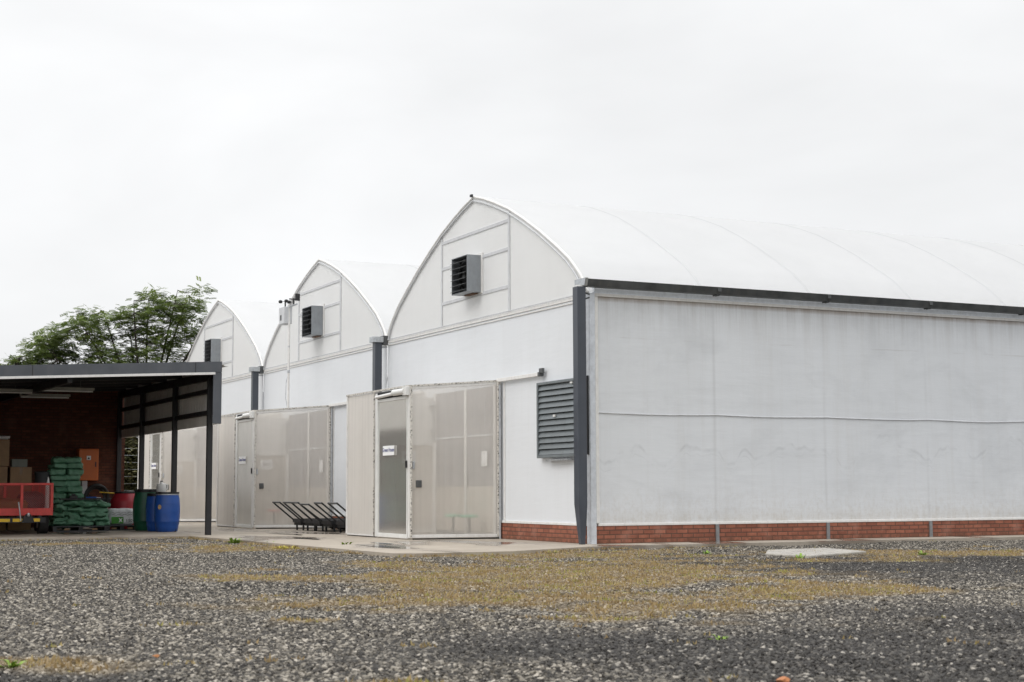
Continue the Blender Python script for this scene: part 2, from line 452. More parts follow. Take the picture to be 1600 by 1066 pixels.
tint = wn('Mix', data_type='RGBA', blend_type='MULTIPLY'); tint.inputs[0].default_value = 1.0; tint.inputs[7].default_value = (.985, .992, 1.0, 1)
nt.links.new(mu.outputs[0], tint.inputs[6])
mx = wn('Mix', data_type='RGBA'); mx.inputs[0].default_value = .97
nt.links.new(sky.outputs[0], mx.inputs[6]); nt.links.new(tint.outputs[2], mx.inputs[7])
nt.links.new(mx.outputs[2], bg.inputs['Color']); nt.links.new(bg.outputs[0], out.inputs[0])
ld = bpy.data.lights.new('sun', 'SUN'); ld.energy = 1.0; ld.angle = R(30); ld.color = (1, .97, .93)
sun = link(bpy.data.objects.new('sun', ld)); sun.rotation_euler = SUN.to_track_quat('Z', 'Y').to_euler()
vs = scene.view_settings; scene.display_settings.display_device = 'sRGB'
vs.view_transform = 'Standard'; vs.look = 'None'; vs.exposure = 0.0; vs.gamma = 1.0; vs.use_curve_mapping = False
scene.cycles.max_bounces = 10; scene.cycles.transparent_max_bounces = 12; scene.cycles.diffuse_bounces = 5
scene.cycles.use_denoising = True
#--CONT--
# ------------------------------------------------------------------ ground, concrete, gravel
apron = [(-14.5, 9.3), (-6.4, 9.1), (-4.75, 9.0), (-4.62, 3.8), (-4.5, -1.9), (-4.2, -2.15), (-2.6, -2.15), (-.6, -1.05), (2.6, -.98), (9, -.95), (48, -.95), (48, .2), (.3, .2), (.3, 30), (-14.5, 30)]
def inside(x, y, poly):
    r = False; n = len(poly)
    for i in range(n):
        x1, y1 = poly[i]; x2, y2 = poly[i - 1]
        if (y1 > y) != (y2 > y) and x < (x2 - x1) * (y - y1) / (y2 - y1) + x1: r = not r
    return r
o = MB().prism([(x, y, -.22) for x, y in apron], (0, 0, .22)).build('concrete_path', M['concrete']); struct(o)

def fbm(x, y, s, seed=0.0):
    return noise.fractal(Vector((x * s + seed, y * s - seed, seed)), .9, 2.1, 4)
def gz(x, y):
    L, D = toLD(x, y)
    return -.062 + .03 * fbm(x, y, .35, 3) + .008 * fbm(x, y, 1.7, 5)
def ell(L, D, cl, cd_, rl, rd, ang=0.0):
    a = L - cl; b = D - cd_
    ca, sa = math.cos(ang), math.sin(ang)
    a, b = a * ca + b * sa, -a * sa + b * ca
    return 1 - math.hypot(a / rl, b / rd)
MOSS = [(.7, 18.6, 3.0, 5.2, 0), (-1.1, 17.6, 1.4, 1.6, 0), (2.6, 15.8, 1.9, 1.3, 0), (-.3, 14.2, 2.2, 1.4, 0), (1.1, 13.4, 1.6, .8, 0), (7.6, 24.3, 3.2, 1.6, 0), (5.2, 21.9, 1.3, .5, 0), (-4.0, 27.5, 2.4, 1.5, 0), (-7.6, 29.6, 2.4, .8, 0),
        (-3.0, 18.2, .9, .5, 0), (-2.7, 9.0, .6, .4, 0), (-2.35, 11.7, .25, .22, 0), (-1.55, 12.0, .25, .2, 0), (1.1, 24.2, 3, 1.6, 0), (-3.9, 31.0, 1.2, .8, 0), (-.6, 8.05, .35, .15, 0)]
DARK = [(5.3, 20.5, 3.6, 3.6, 0), (3.6, 20.0, 1.7, 1.1, 0), (2.3, 9.4, 2.2, 2.4, 0), (3.9, 11.6, 1.6, 2.0, 0), (.9, 10.0, 1.8, 1.2, 0), (-2.2, 26.0, 1.6, .9, 0), (-2.7, 8.2, .8, .5, 0)]
def mossv(x, y):
    L, D = toLD(x, y); n = fbm(x, y, .8, 9)
    m = max(ell(L, D, *e) for e in MOSS)
    return max(0, min(1, (m + n * .75 + .5 * fbm(x, y, 2.3, 44) + .12) * 1.7))
def darkv(x, y):
    L, D = toLD(x, y); n = fbm(x, y, .5, 21)
    m = max(ell(L, D, *e) for e in DARK)
    return max(.06, min(.95, .3 + (m + n * .45) * 1.5))
SLAB = [(-.05, 1.55), ]
def keep(x, y):
    L, D = toLD(x, y)
    if D < 6.6 or D > 34 or abs(L) > .36 * D + 1.2: return False
    return not inside(x, y, apron)

# far ground sheet with a hole-free finer sheet in the view
xs = []; g = MB()
STEP = .16
def grid_mesh(test, step, dz=0.0):
    vs = []; fs = []; idx = {}
    def vid(i, j):
        if (i, j) not in idx:
            x, y = i * step, j * step
            idx[(i, j)] = len(vs); vs.append((x, y, gz(x, y) + dz))
        return idx[(i, j)]
    for i in range(int(-22 / step), int(16 / step)):
        for j in range(int(-22 / step), int(13 / step)):
            if test((i + .5) * step, (j + .5) * step):
                fs.append((vid(i, j), vid(i + 1, j), vid(i + 1, j + 1), vid(i, j + 1)))
    return vs, fs
def add_attrs(me, dens=False):
    for nm, fn in (('moss', mossv), ('dark', darkv)):
        a = me.attributes.new(nm, 'FLOAT', 'POINT')
        for i, v in enumerate(me.vertices): a.data[i].value = fn(v.co.x, v.co.y)
    if dens:
        a = me.attributes.new('dens', 'FLOAT', 'POINT')
        for i, v in enumerate(me.vertices):
            L, D = toLD(v.co.x, v.co.y)
            base = 1750 if D < 11 else (1500 if D < 15 else (1050 if D < 21 else 750))
            a.data[i].value = base * 1.6 * (1 - .5 * min(1, mossv(v.co.x, v.co.y) * 1.1))
vs, fs = grid_mesh(lambda x, y: (lambda LDp: LDp[1] > 2 and LDp[1] < 46 and abs(LDp[0]) < .36 * LDp[1] + 4)(toLD(x, y)), .25)
me = bpy.data.meshes.new('ground'); me.from_pydata(vs, [], fs); add_attrs(me); me.materials.append(M['ground'])
for p in me.polygons: p.use_smooth = True
struct(link(bpy.data.objects.new('ground', me)))
o = MB().poly([(-600, -600, -.16), (600, -600, -.16), (600, 600, -.16), (-600, 600, -.16)]).build('far_ground', M['ground']); struct(o)

vs, fs = grid_mesh(keep, STEP, .004)
me = bpy.data.meshes.new('gravel'); me.from_pydata(vs, [], fs); add_attrs(me, True); me.materials.append(M['pebble'])
gravel = struct(link(bpy.data.objects.new('gravel', me)), 'stuff')
def gravel_nodes():
    ng = bpy.data.node_groups.new('gravel_scatter', 'GeometryNodeTree')
    ng.interface.new_socket('Geometry', in_out='INPUT', socket_type='NodeSocketGeometry')
    ng.interface.new_socket('Geometry', in_out='OUTPUT', socket_type='NodeSocketGeometry')
    N = ng.nodes.new; Lk = ng.links.new
    gi = N('NodeGroupInput'); go = N('NodeGroupOutput')
    na = N('GeometryNodeInputNamedAttribute'); na.data_type = 'FLOAT'; na.inputs[0].default_value = 'dens'
    dp = N('GeometryNodeDistributePointsOnFaces'); dp.distribute_method = 'RANDOM'
    Lk(gi.outputs[0], dp.inputs['Mesh']); Lk(na.outputs[0], dp.inputs['Density'])
    rv = N('FunctionNodeRandomValue'); rv.data_type = 'FLOAT'
    st = N('GeometryNodeStoreNamedAttribute'); st.data_type = 'FLOAT'; st.domain = 'POINT'; st.inputs['Name'].default_value = 'rnd'
    Lk(dp.outputs['Points'], st.inputs['Geometry']); Lk(rv.outputs[1], st.inputs['Value'])
    ico = N('GeometryNodeMeshIcoSphere'); ico.inputs['Radius'].default_value = 1; ico.inputs['Subdivisions'].default_value = 2
    nz = N('ShaderNodeTexNoise'); nz.inputs['Scale'].default_value = .95; nz.inputs['Detail'].default_value = 2
    sb = N('ShaderNodeVectorMath'); sb.operation = 'SUBTRACT'; sb.inputs[1].default_value = (.5, .5, .5)
    sc = N('ShaderNodeVectorMath'); sc.operation = 'MULTIPLY'; sc.inputs[1].default_value = (1.7, 1.7, 1.2)
    sp = N('GeometryNodeSetPosition')
    Lk(nz.outputs['Color'], sb.inputs[0]); Lk(sb.outputs[0], sc.inputs[0]); Lk(sc.outputs[0], sp.inputs['Offset']); Lk(ico.outputs['Mesh'], sp.inputs['Geometry'])
    tf = N('GeometryNodeTransform'); tf.inputs['Scale'].default_value = (1.15, .85, .62); Lk(sp.outputs[0], tf.inputs['Geometry'])
    sm = N('GeometryNodeSetMaterial'); sm.inputs['Material'].default_value = M['pebble']; Lk(tf.outputs[0], sm.inputs['Geometry'])
    rr = N('FunctionNodeRandomValue'); rr.data_type = 'FLOAT_VECTOR'; rr.inputs[0].default_value = (-.7, -.7, 0); rr.inputs[1].default_value = (.7, .7, 6.283); rr.inputs['Seed'].default_value = 3
    rs = N('FunctionNodeRandomValue'); rs.data_type = 'FLOAT'; rs.inputs['Seed'].default_value = 7
    pw = N('ShaderNodeMath'); pw.operation = 'POWER'; pw.inputs[1].default_value = 3.2; Lk(rs.outputs[1], pw.inputs[0])
    ma = N('ShaderNodeMath'); ma.operation = 'MULTIPLY_ADD'; ma.inputs[1].default_value = .015; ma.inputs[2].default_value = .0064; Lk(pw.outputs[0], ma.inputs[0])
    ip = N('GeometryNodeInstanceOnPoints')
    Lk(st.outputs[0], ip.inputs['Points']); Lk(sm.outputs[0], ip.inputs['Instance']); Lk(rr.outputs[0], ip.inputs['Rotation']); Lk(ma.outputs[0], ip.inputs['Scale'])
    Lk(ip.outputs[0], go.inputs[0])
    return ng
md = gravel.modifiers.new('scatter', 'NODES'); md.node_group = gravel_nodes()

# low dry moss and weeds between the stones
rm = random.Random(5); mb = MB()
cnt = 0
while cnt < 10000:
    D = rm.uniform(7.6, 33); L = rm.uniform(-.36 * D - .6, .36 * D + .6)
    p = LD(L, D)
    if inside(p.x, p.y, apron): continue
    m = mossv(p.x, p.y) + .9 * fbm(p.x, p.y, 2.5, 2)
    if rm.random() > (m - .5) * 1.5: 
        cnt += .15; continue
    cnt += 1
    z = gz(p.x, p.y); s = rm.uniform(.7, 1.4)
    for k in range(4):
        a = rm.uniform(0, 6.28); r = rm.uniform(.01, .05) * s; h = rm.uniform(.008, .03) * s; b = Vector((p.x + r * math.cos(a), p.y + r * math.sin(a), z))
        t = a + rm.uniform(-1, 1); w_ = .012 * s
        e = Vector((math.cos(t), math.sin(t), 0)) * w_
        mb.add([b - e, b + e, b + Vector((rm.uniform(-.02, .02), rm.uniform(-.02, .02), h + .012))], [(0, 1, 2)])
for (x0, y0), (x1, y1) in zip(apron[:8], apron[1:9]):
    ln = math.hypot(x1 - x0, y1 - y0); nn_ = int(min(ln, 16) * 75)
    for k in range(nn_):
        t_ = rm.random() * min(1, 16 / ln); x = x0 + (x1 - x0) * t_; y = y0 + (y1 - y0) * t_
        if fbm(x, y, 1.3, 31) < -.12: continue
        nx_, ny_ = (y1 - y0) / ln, -(x1 - x0) / ln; off = -abs(rm.gauss(0, .09)) * (1 if True else 0)
        cxy = (x + .05 * nx_, y + .05 * ny_); sg = -1 if not inside(cxy[0], cxy[1], apron) else 1
        x -= nx_ * sg * abs(off); y -= ny_ * sg * abs(off)
        z = max(gz(x, y), -.05); h = rm.uniform(.02, .055) if x < 1 else rm.uniform(.01, .03)
        a = rm.uniform(0, 6.28); e = Vector((math.cos(a), math.sin(a), 0)) * .014; b = Vector((x, y, z))
        mb.add([b - e, b + e, b + Vector((rm.uniform(-.04, .04), rm.uniform(-.04, .04), h))], [(0, 1, 2)])
struct(mb.build('ground_moss', M['moss']), 'stuff')

# small weeds that stand out
def weed(u_L, D, s, label, mat, n=26, zz=None, sp=.3):
    p = LD(u_L, D); z = gz(p.x, p.y) if zz is None else zz
    mb = MB(); rr = random.Random(int(D * 100))
    for k in range(n):
        a = rr.uniform(0, 6.28); ln = s * rr.uniform(.5, 1.1); up = rr.uniform(.3, 1.1)
        d = Vector((math.cos(a), math.sin(a), 0)); q = Vector((-d.y, d.x, 0)) * ln * .13
        b = Vector((rr.uniform(-sp, sp) * s, rr.uniform(-sp, sp) * s, 0))
        m_ = b + d * ln * .45 + Vector((0, 0, ln * up * .55)); e = b + d * ln * .9 + Vector((0, 0, ln * up * .6))
        mb.add([b, m_ - q, e, m_ + q], [(0, 1, 2, 3)])
    o = mb.build('weed', mat); o.location = (p.x, p.y, z); tag(o, label, 'weed', 'weeds on the gravel yard')
weed(-2.83, 8.87, .1, 'bright green weed on mossy earth in the near left corner of the yard', M['weed'])
weed(4.15, 22.6, .13, 'small green weed on dark gravel in front of the pale concrete slab', M['weed'])
weed(1.36, 10.3, .07, 'tiny green weed alone in dark gravel in the right foreground', M['weed'], 16)
weed(-5.3, 29.7, .2, 'green grass tuft at the foot of the dark shed corner post', M['weed'], 40)
weed(-4.5, 29.0, .13, 'small green weed beside the concrete edge just right of the shed post', M['weed'])
weed(-3.85, 27.3, .09, 'low yellow weed patch along the concrete edge below the push carts', M['weed_yellow'], 260, None, 3.2)
def litter(L, D, nm, lb, cat, mat, s):
    p = LD(L, D); bm = bmesh.new(); bmesh.ops.create_icosphere(bm, subdivisions=2, radius=s)
    for v in bm.verts: v.co = Vector((v.co.x * 1.2, v.co.y * .8, v.co.z * .5)) + noise.noise_vector(v.co * 30) * s * .35
    me = bpy.data.meshes.new(nm); bm.to_mesh(me); bm.free(); me.materials.append(mat)
    o = link(bpy.data.objects.new(nm, me)); o.location = (p.x, p.y, gz(p.x, p.y) + s * .6); tag(o, lb, cat)
litter(1.39, 8.1, 'stone', 'orange brown stone alone among the grey gravel at the bottom edge', 'stone', simple('orange_stone', (.42, .17, .07), .8, 0, .3, 20), .035)
litter(-2.15, 9.45, 'clay_lump', 'small rust coloured lump among the grey gravel at lower left', 'stone', simple('rust_lump', (.33, .14, .05), .8, 0, .3, 20), .022)
weed(-2.95, 27.6, .2, 'thin upright weed in a concrete crack beside the puddle', M['weed'], 10)
weed(-.55, 24.0, .1, 'green weed in dry moss in front of the nearest porch', M['weed'])
weed(6.2, 23.6, .12, 'green weed in the moss to the right of the pale slab', M['weed'])
weed(3.0, 24.2, .1, 'green weed in moss left of the pale slab', M['weed'])

# puddles on the concrete, pale slab in the gravel
def puddle(x, y, rx, ry, sd):
    pts = []
    for k in range(28):
        a = 2 * PI * k / 28; r = 1 + .35 * noise.noise(Vector((math.cos(a) * 1.3, math.sin(a) * 1.3, sd)))
        pts.append((x + rx * r * math.cos(a), y + ry * r * math.sin(a), .004))
    o = MB().poly(pts).build('puddle', M['puddle']); struct(o)
puddle(-3.55, 1.1, .16, .95, 1); puddle(-3.0, 2.3, .12, .55, 4); puddle(-3.3, 5.6, .1, .8, 7); puddle(-2.6, 9.0, .15, 1.2, 9); puddle(-3.9, 12, .1, .7, 12)
sl = [(1.35, -3.0, 0), (2.95, -2.85, 0), (2.5, -4.5, 0), (.62, -5.45, 0), (.35, -4.3, 0)]
sl = [(1.45, -3.2, -.12), (2.75, -3.0, -.12), (2.42, -4.45, -.12), (.72, -5.3, -.12), (.55, -4.4, -.12)]
o = MB().prism(sl, (0, 0, .098)).build('concrete_slab', M['slab'], None, bevel=.012); tag(o, 'low pale concrete slab lying in the gravel in front of the long side wall', 'concrete slab')

# ------------------------------------------------------------------ greenhouse
W = 9.6; LEN = 44.0; ZS = .31; ZB = 4.4; ZG = 4.5
half = [(0, 4.42), (.16, 4.66), (.35, 4.85), (.68, 5.12), (1.2, 5.44), (1.85, 5.81), (2.5, 6.14), (3.17, 6.45), (3.8, 6.68), (4.3, 6.84), (4.8, 6.97)]
prof = half + [(W - d, z) for d, z in half[-2::-1]]
GH = thing('greenhouse', 'long white film greenhouse of three round-topped spans on a low brick base', 'greenhouse')
# side wall
mb = MB(); nx = 90
def side_sheet(z0, z1):
    for i in range(nx):
        x0 = .16 + (LEN - .16) * i / nx; x1 = .16 + (LEN - .16) * (i + 1) / nx
        mb.add([(x0, 0, z0), (x1, 0, z0), (x1, 0, z1), (x0, 0, z1)], [(0, 1, 2, 3)])
side_sheet(ZS + .04, 4.37)
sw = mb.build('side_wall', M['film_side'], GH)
MB().tube([(.16 + k * .5, -.008, 2.3 + .018 * noise.noise(Vector((k * .31, 2, 1))) - .02 * math.sin(PI * ((k * .5 / 2.5) % 1))) for k in range(88)], .011, 6).build('seam_strip', M['grey_strip'], sw, smooth=True)
mb = MB().box((.14, -.03, ZS), (LEN, .05, ZS + .045)); mb.build('sill_strip', M['white_trim'], sw, bevel=.006)
MB().box((.1, -.035, 4.365), (LEN, .05, 4.42)).build('film_lock_strip', M['white_trim'], sw, bevel=.004)
MB().box((.1, -.02, 4.42), (LEN, .05, 4.53)).build('galvanised_fascia', M['galv_light'], sw)
MB().box((.095, -.045, ZS + .05), (.16, .03, 4.36)).build('corner_film_strip', M['white_trim'], sw, bevel=.006)
# front walls per span
for s in range(3):
    y0, y1 = s * W, (s + 1) * W
    mb = MB()
    n = 12
    a0 = y0 + (.12 if s == 0 else .05)
    mb.add([(0, a0, ZS + .04), (0, y1 - .05, ZS + .04), (0, y1 - .05, 4.33), (0, a0, 4.33)], [(0, 1, 2, 3)])
    fw = mb.build('front_wall', M['film_front'], GH)
    mb = MB().box((-.03, a0, 4.345), (.03, y1 - .04, 4.40)).box((-.022, a0, 4.29), (.0, y1 - .04, 4.315))
    mb.build('film_lock_strip', M['white_trim'], fw, bevel=.004)
    MB().bar((-.04, a0, 4.425), (-.04, y1, 4.425), .02, .02).build('wire_conduit', M['grey_strip'], fw)
    MB().box((-.03, a0, ZS), (.05, y1 - .04, ZS + .045)).build('sill_strip', M['white_trim'], fw, bevel=.005)
    # gable film
    pts = [(0, y0 + d, z) for d, z in prof]
    gb = MB().poly([(0, y0, 4.4)] + pts + [(0, y1, 4.4)]).build('gable_wall', M['film_gable'], GH)
    arch = [(-.015, y0 + d, z + .005) for d, z in prof]
    MB().tube(arch, .028, 8).build('arch_trim', M['white_trim'], gb, smooth=True)
    arch2 = [(-.03, y0 + W / 2 + (d - W / 2) * .975, 4.4 + (z - 4.4) * .97) for d, z in prof]
    MB().tube(arch2, .022, 6).build('arch_tube', M['grey_strip'], gb, smooth=True)
    mb = MB()
    ya, yb = y0 + 3.17, y0 + 6.44
    mb.box((-.02, ya - .04, 4.43), (-.004, ya + .04, 6.4)).box((-.02, yb - .03, 4.43), (-.004, yb + .03, 6.38))
    for z in (6.23, 5.67, 4.92): mb.box((-.018, ya + .04, z - .035), (-.004, yb - .03, z + .035))
    mb.build('frame_strips', M['grey_strip'], gb, bevel=.006)
    # exhaust fan box in the gable
    fy0, fy1, fz0, fz1, fx = y0 + 4.43, y0 + 5.2, 4.95, 5.71, -.34
    fan = MB()
    t_ = .018
    fan.box((fx, fy0, fz0), (-.03, fy0 + t_, fz1)).box((fx, fy1 - t_, fz0), (-.03, fy1, fz1)).box((fx, fy0 + t_, fz0), (-.03, fy1 - t_, fz0 + t_)).box((fx, fy0 + t_, fz1 - t_), (-.03, fy1 - t_, fz1))
    fb = fan.build('exhaust_fan', M['fan_case'], GH, bevel=.005)
    MB().box((-.16, fy0 + t_, fz0 + t_), (-.03, fy1 - t_, fz1 - t_)).build('fan_interior', M['fan_dark'], fb)
    MB().tube([(-.2, fy0 + .385 + .3 * math.cos(a), 5.33 + .3 * math.sin(a)) for a in [2 * PI * k / 24 for k in range(24)]], .014, 5, True).tube([(-.24, fy0 + .385, 5.33), (-.15, fy0 + .385, 5.33)], .07, 10).build('fan_ring', M['gutter'], fb)
    for k in range(6):
        z = fz0 + .06 + k * .118
        MB().add([(fx - .045, fy0 + .03, z - .012), (fx - .045, fy1 - .03, z - .012), (fx + .06, fy1 - .03, z + .028), (fx + .06, fy0 + .03, z + .028), (fx - .045, fy0 + .03, z - .018), (fx - .045, fy1 - .03, z - .018), (fx + .06, fy1 - .03, z + .022), (fx + .06, fy0 + .03, z + .022)],
                 [(0, 1, 2, 3), (7, 6, 5, 4), (0, 4, 5, 1), (2, 6, 7, 3), (1, 5, 6, 2), (0, 3, 7, 4)]).build('louvre', M['gutter'], fb)
    MB().box((-.03, fy0 - .06, fz0 - .03), (-.008, fy1 + .04, fz1 + .05)).build('mounting_flange', M['white_trim'], fb, bevel=.004)
    MB().box((-.14, fy0 + .15, fz0 - .02), (-.03, fy1 - .2, fz0)).build('bracket', M['rust'], fb)
# roof films, slightly scalloped between hoops 2.5 m apart
for s in range(3):
    y0 = s * W; vs = []; fs = []; nseg = 8; nb = int(LEN / 2.5) * nseg
    P = []
    for i in range(len(prof) - 1):
        for k in range(3):
            a, b = prof[i], prof[i + 1]; t = k / 3
            P.append((a[0] + (b[0] - a[0]) * t, a[1] + (b[1] - a[1]) * t))
    P.append(prof[-1])
    for i in range(nb + 1):
        x = -.03 + 2.5 * i / nseg; ph = (i % nseg) / nseg
        sag = -.055 * math.sin(PI * ph) ** .8
        for d, z in P:
            e = min(1, min(d, W - d) / 1.2) * min(1, abs(d - W / 2) / 1.6) ** 1.5
            vs.append((x, y0 + d, z + .02 + sag * e))
    m = len(P)
    for i in range(nb):
        for k in range(m - 1): fs.append((i * m + k, (i + 1) * m + k, (i + 1) * m + k + 1, i * m + k + 1))
    rf = MB().add(vs, fs).build('roof', M['film_roof'], GH, smooth=True, angle=12)
    for i in range(1, int(LEN / 2.5)):
        x = -.03 + 2.5 * i; tv = []
        for d, z in P: tv += [(x - .035, y0 + d, z + .022), (x + .035, y0 + d, z + .022)]
        MB().add(tv, [(2 * k, 2 * k + 1, 2 * k + 3, 2 * k + 2) for k in range(len(P) - 1)]).build('hoop_shade_band', M['hoop_shade'], rf, smooth=True)  # soft shade line of a hoop, painted as a darker strip
    if s == 0: MB().box((-.09, y0 + W / 2 - .04, 6.97), (-.05, y0 + W / 2 + .04, 7.02)).build('ridge_end_cap', M['black'], rf)
# hidden far walls that close the building
MB().poly([(LEN, 0, 0), (LEN, 3 * W, 0), (LEN, 3 * W, 4.4), (LEN, 0, 4.4)]).build('rear_wall', M['film_front'], GH)
MB().poly([(0, 3 * W, 0), (LEN, 3 * W, 0), (LEN, 3 * W, 4.42), (0, 3 * W, 4.42)]).build('far_side_wall', M['film_front'], GH)
# brick base
bs = MB().box((.1, -.02, -.02), (LEN, .1, ZS)).box((-.02, .12, -.02), (.1, 3.62, ZS)).box((-.02, 7.3, -.02), (.1, 13.4, ZS)).build('brick_base', M['brick'], GH)
for k in range(0, 17):
    x = .03 if k == 0 else 2.5 * k + .12
    if k == 0: MB().box((-.02, -.055, -.02), (.09, .1, 4.42)).build('corner_post', M['galv_light'], GH, bevel=.006)
    else: MB().box((x - .035, -.05, -.02), (x + .035, -.02, ZS)).build('base_post', M['galv_dull'], bs, bevel=.004)
MB().box((-.045, .1, ZS), (.0, .17, 4.36)).build('corner_trim', M['white_trim'], GH, bevel=.006)
# gutter along the side wall
gut = MB().prism([(-.16, -.05, 4.51), (-.16, -.2, 4.51), (-.16, -.24, 4.64), (-.16, -.225, 4.64), (-.16, -.19, 4.53), (-.16, -.05, 4.53)], (LEN, 0, 0)).build('gutter', M['gutter'], GH)
MB().prism([(-.22, .12, 4.515), (-.22, -.235, 4.515), (-.22, -.28, 4.65), (-.22, .12, 4.65)], (.06, 0, 0)).build('gutter_end', M['galv'], gut)
for k in range(1, 17):
    x = 2.5 * k + .12
    MB().box((x - .04, -.243, 4.56), (x + .04, -.235, 4.632)).box((x - .04, -.2, 4.488), (x - .02, -.06, 4.508)).box((x + .02, -.2, 4.488), (x + .04, -.06, 4.508)).build('gutter_bracket', M['gutter'], gut)
# downpipes with outlet boxes
for s in range(3):
    yc = -.11 if s == 0 else s * W
    x0, x1 = -.34, -.17; hw = .09
    top = 4.5 if s == 0 else 4.36
    mb = MB()
    sec = [(x0, yc - hw), (x1, yc - hw), (x1, yc + hw), (x0, yc + hw)]
    xm = (x0 + x1) / 2
    lv = [(.0, .5), (.70, 1.0), (top, 1.0)]
    vs = []
    for z, k in lv:
        for x, y in sec: vs.append((xm + (x - xm) * k + (.0 if k == 1 else .02), yc + (y - yc) * k, z))
    fs = [(3, 2, 1, 0), (8, 9, 10, 11)]
    for i in range(2):
        for k in range(4): fs.append((i * 4 + k, i * 4 + (k + 1) % 4, (i + 1) * 4 + (k + 1) % 4, (i + 1) * 4 + k))
    dp = mb.add(vs, fs).build('downpipe', M['pipe'], GH, bevel=.008)
    if s:
        MB().box((x0 - .06, yc - .13, top), (x1 + .02, yc + .14, top + .13)).build('outlet_box', M['galv'], dp, bevel=.006)
        MB().box((x1 + .02, yc - .11, top - .05), (-.03, yc + .12, top + .16)).build('valley_gutter_end', M['gutter'], dp, bevel=.006)
        MB().box((x1, yc - .03, top - .12), (-.02, yc + .03, top - .08)).build('strap', M['galv'], dp)
    else:
        MB().tube([(x1 - .02, -.1, 4.42), (-.02, -.05, 4.39)], .016, 6).tube([(x1 - .02, -.1, 4.28), (-.02, -.05, 4.33)], .014, 6).build('strap', M['gutter'], dp)
        MB().tube([(xm, yc, top), (xm, yc, top + .03)], .07, 14).build('outlet_spout', M['white_plastic'], dp)
# wall shutter
sh = MB()
sy0, sy1, sz0, sz1, sx_ = .3, 1.82, 1.53, 2.93, -.12
sh.box((sx_, sy0, sz0), (-.01, sy0 + .05, sz1)).box((sx_, sy1 - .05, sz0), (-.01, sy1, sz1)).box((sx_, sy0 + .05, sz0), (-.01, sy1 - .05, sz0 + .05)).box((sx_, sy0 + .05, sz1 - .05), (-.01, sy1 - .05, sz1))
so = sh.build('wall_shutter', M['shutter'], GH, bevel=.006)
MB().box((-.03, sy0 + .05, sz0 + .05), (-.01, sy1 - .05, sz1 - .05)).build('backing', M['fan_dark'], so)
nl = 12; hh = (sz1 - sz0 - .1) / nl
for k in range(nl):
    z = sz0 + .05 + k * hh
    MB().add([(sx_ + .01, sy0 + .055, z + .008), (sx_ + .01, sy1 - .055, z + .008), (sx_ + .055, sy1 - .055, z + hh * .97), (sx_ + .055, sy0 + .055, z + hh * .97),
              (sx_ + .02, sy0 + .055, z + .004), (sx_ + .02, sy1 - .055, z + .004), (sx_ + .065, sy1 - .055, z + hh * .97), (sx_ + .065, sy0 + .055, z + hh * .97)],
             [(0, 1, 2, 3), (7, 6, 5, 4), (0, 4, 5, 1), (2, 6, 7, 3), (1, 5, 6, 2), (0, 3, 7, 4)]).build('louvre', M['shutter'], so)
MB().box((-.05, .0, 1.56), (-.006, .05, 2.95)).build('mounting_angle', M['charcoal'], so)
MB().box((-.13, .6, sz0 - .06), (-.01, 1.45, sz0 - .03)).build('support_rail', M['galv'], so)
MB().box((sx_ - .004, .92 + .17, 2.27), (sx_ + .02, .92 + .24, 2.31)).build('label_plate', M['white_plastic'], so)
MB().box((sx_ - .004, .42, 2.84), (sx_ + .02, .5, 2.87)).build('label_plate', M['white_plastic'], so)
# sliding door rails
for ya, yb in ((1.76, 3.6), (7.42, 13.35), (17.5, 22.9)):
    r_ = MB().box((-.09, ya, 3.06), (-.03, yb, 3.13)).build('door_rail', M['white_trim'], GH, bevel=.006)
    if ya < 2: MB().box((-.13, ya - .08, 3.05), (-.03, ya, 3.13)).box((-.11, ya - .15, 3.1), (-.05, ya - .02, 3.2)).build('end_stop', M['gutter'], r_, bevel=.01)
# door-panel edges on the front wall beside each porch
for y in (3.4, 13.2, 8.0): MB().box((-.02, y - .025, .36), (-.002, y + .025, 3.05)).build('wall_batten', M['white_trim'], GH)
MB().tube([(-.06, 3.5, .0), (-.06, 3.5, 3.0)], .022, 8).build('conduit', M['galv'], GH)
MB().tube([(-.06, 13.22, .0), (-.06, 13.22, 3.0)], .022, 8).build('conduit', M['galv'], GH)
#--CONT--
# ------------------------------------------------------------------ lettering
def lettering(name, text, mat, parent, origin, xdir, size, updir=(0, 0, 1), bold=0.0):
    cu = bpy.data.curves.new(name, 'FONT'); cu.body = text; cu.size = size; cu.align_x = 'CENTER'; cu.align_y = 'CENTER'; cu.extrude = .0012; cu.offset = bold
    tmp = bpy.data.objects.new('tmp_text', cu); COL.objects.link(tmp)
    dg = bpy.context.evaluated_depsgraph_get(); me = bpy.data.meshes.new_from_object(tmp.evaluated_get(dg))
    bpy.data.objects.remove(tmp); bpy.data.curves.remove(cu)
    X = Vector(xdir).normalized(); Y = Vector(updir); Z = X.cross(Y)
    mt = Matrix((X, Y, Z)).transposed().to_4x4(); mt.translation = Vector(origin)
    me.transform(mt); me.materials.clear(); me.materials.append(mat)
    return link(bpy.data.objects.new(name, me), parent)

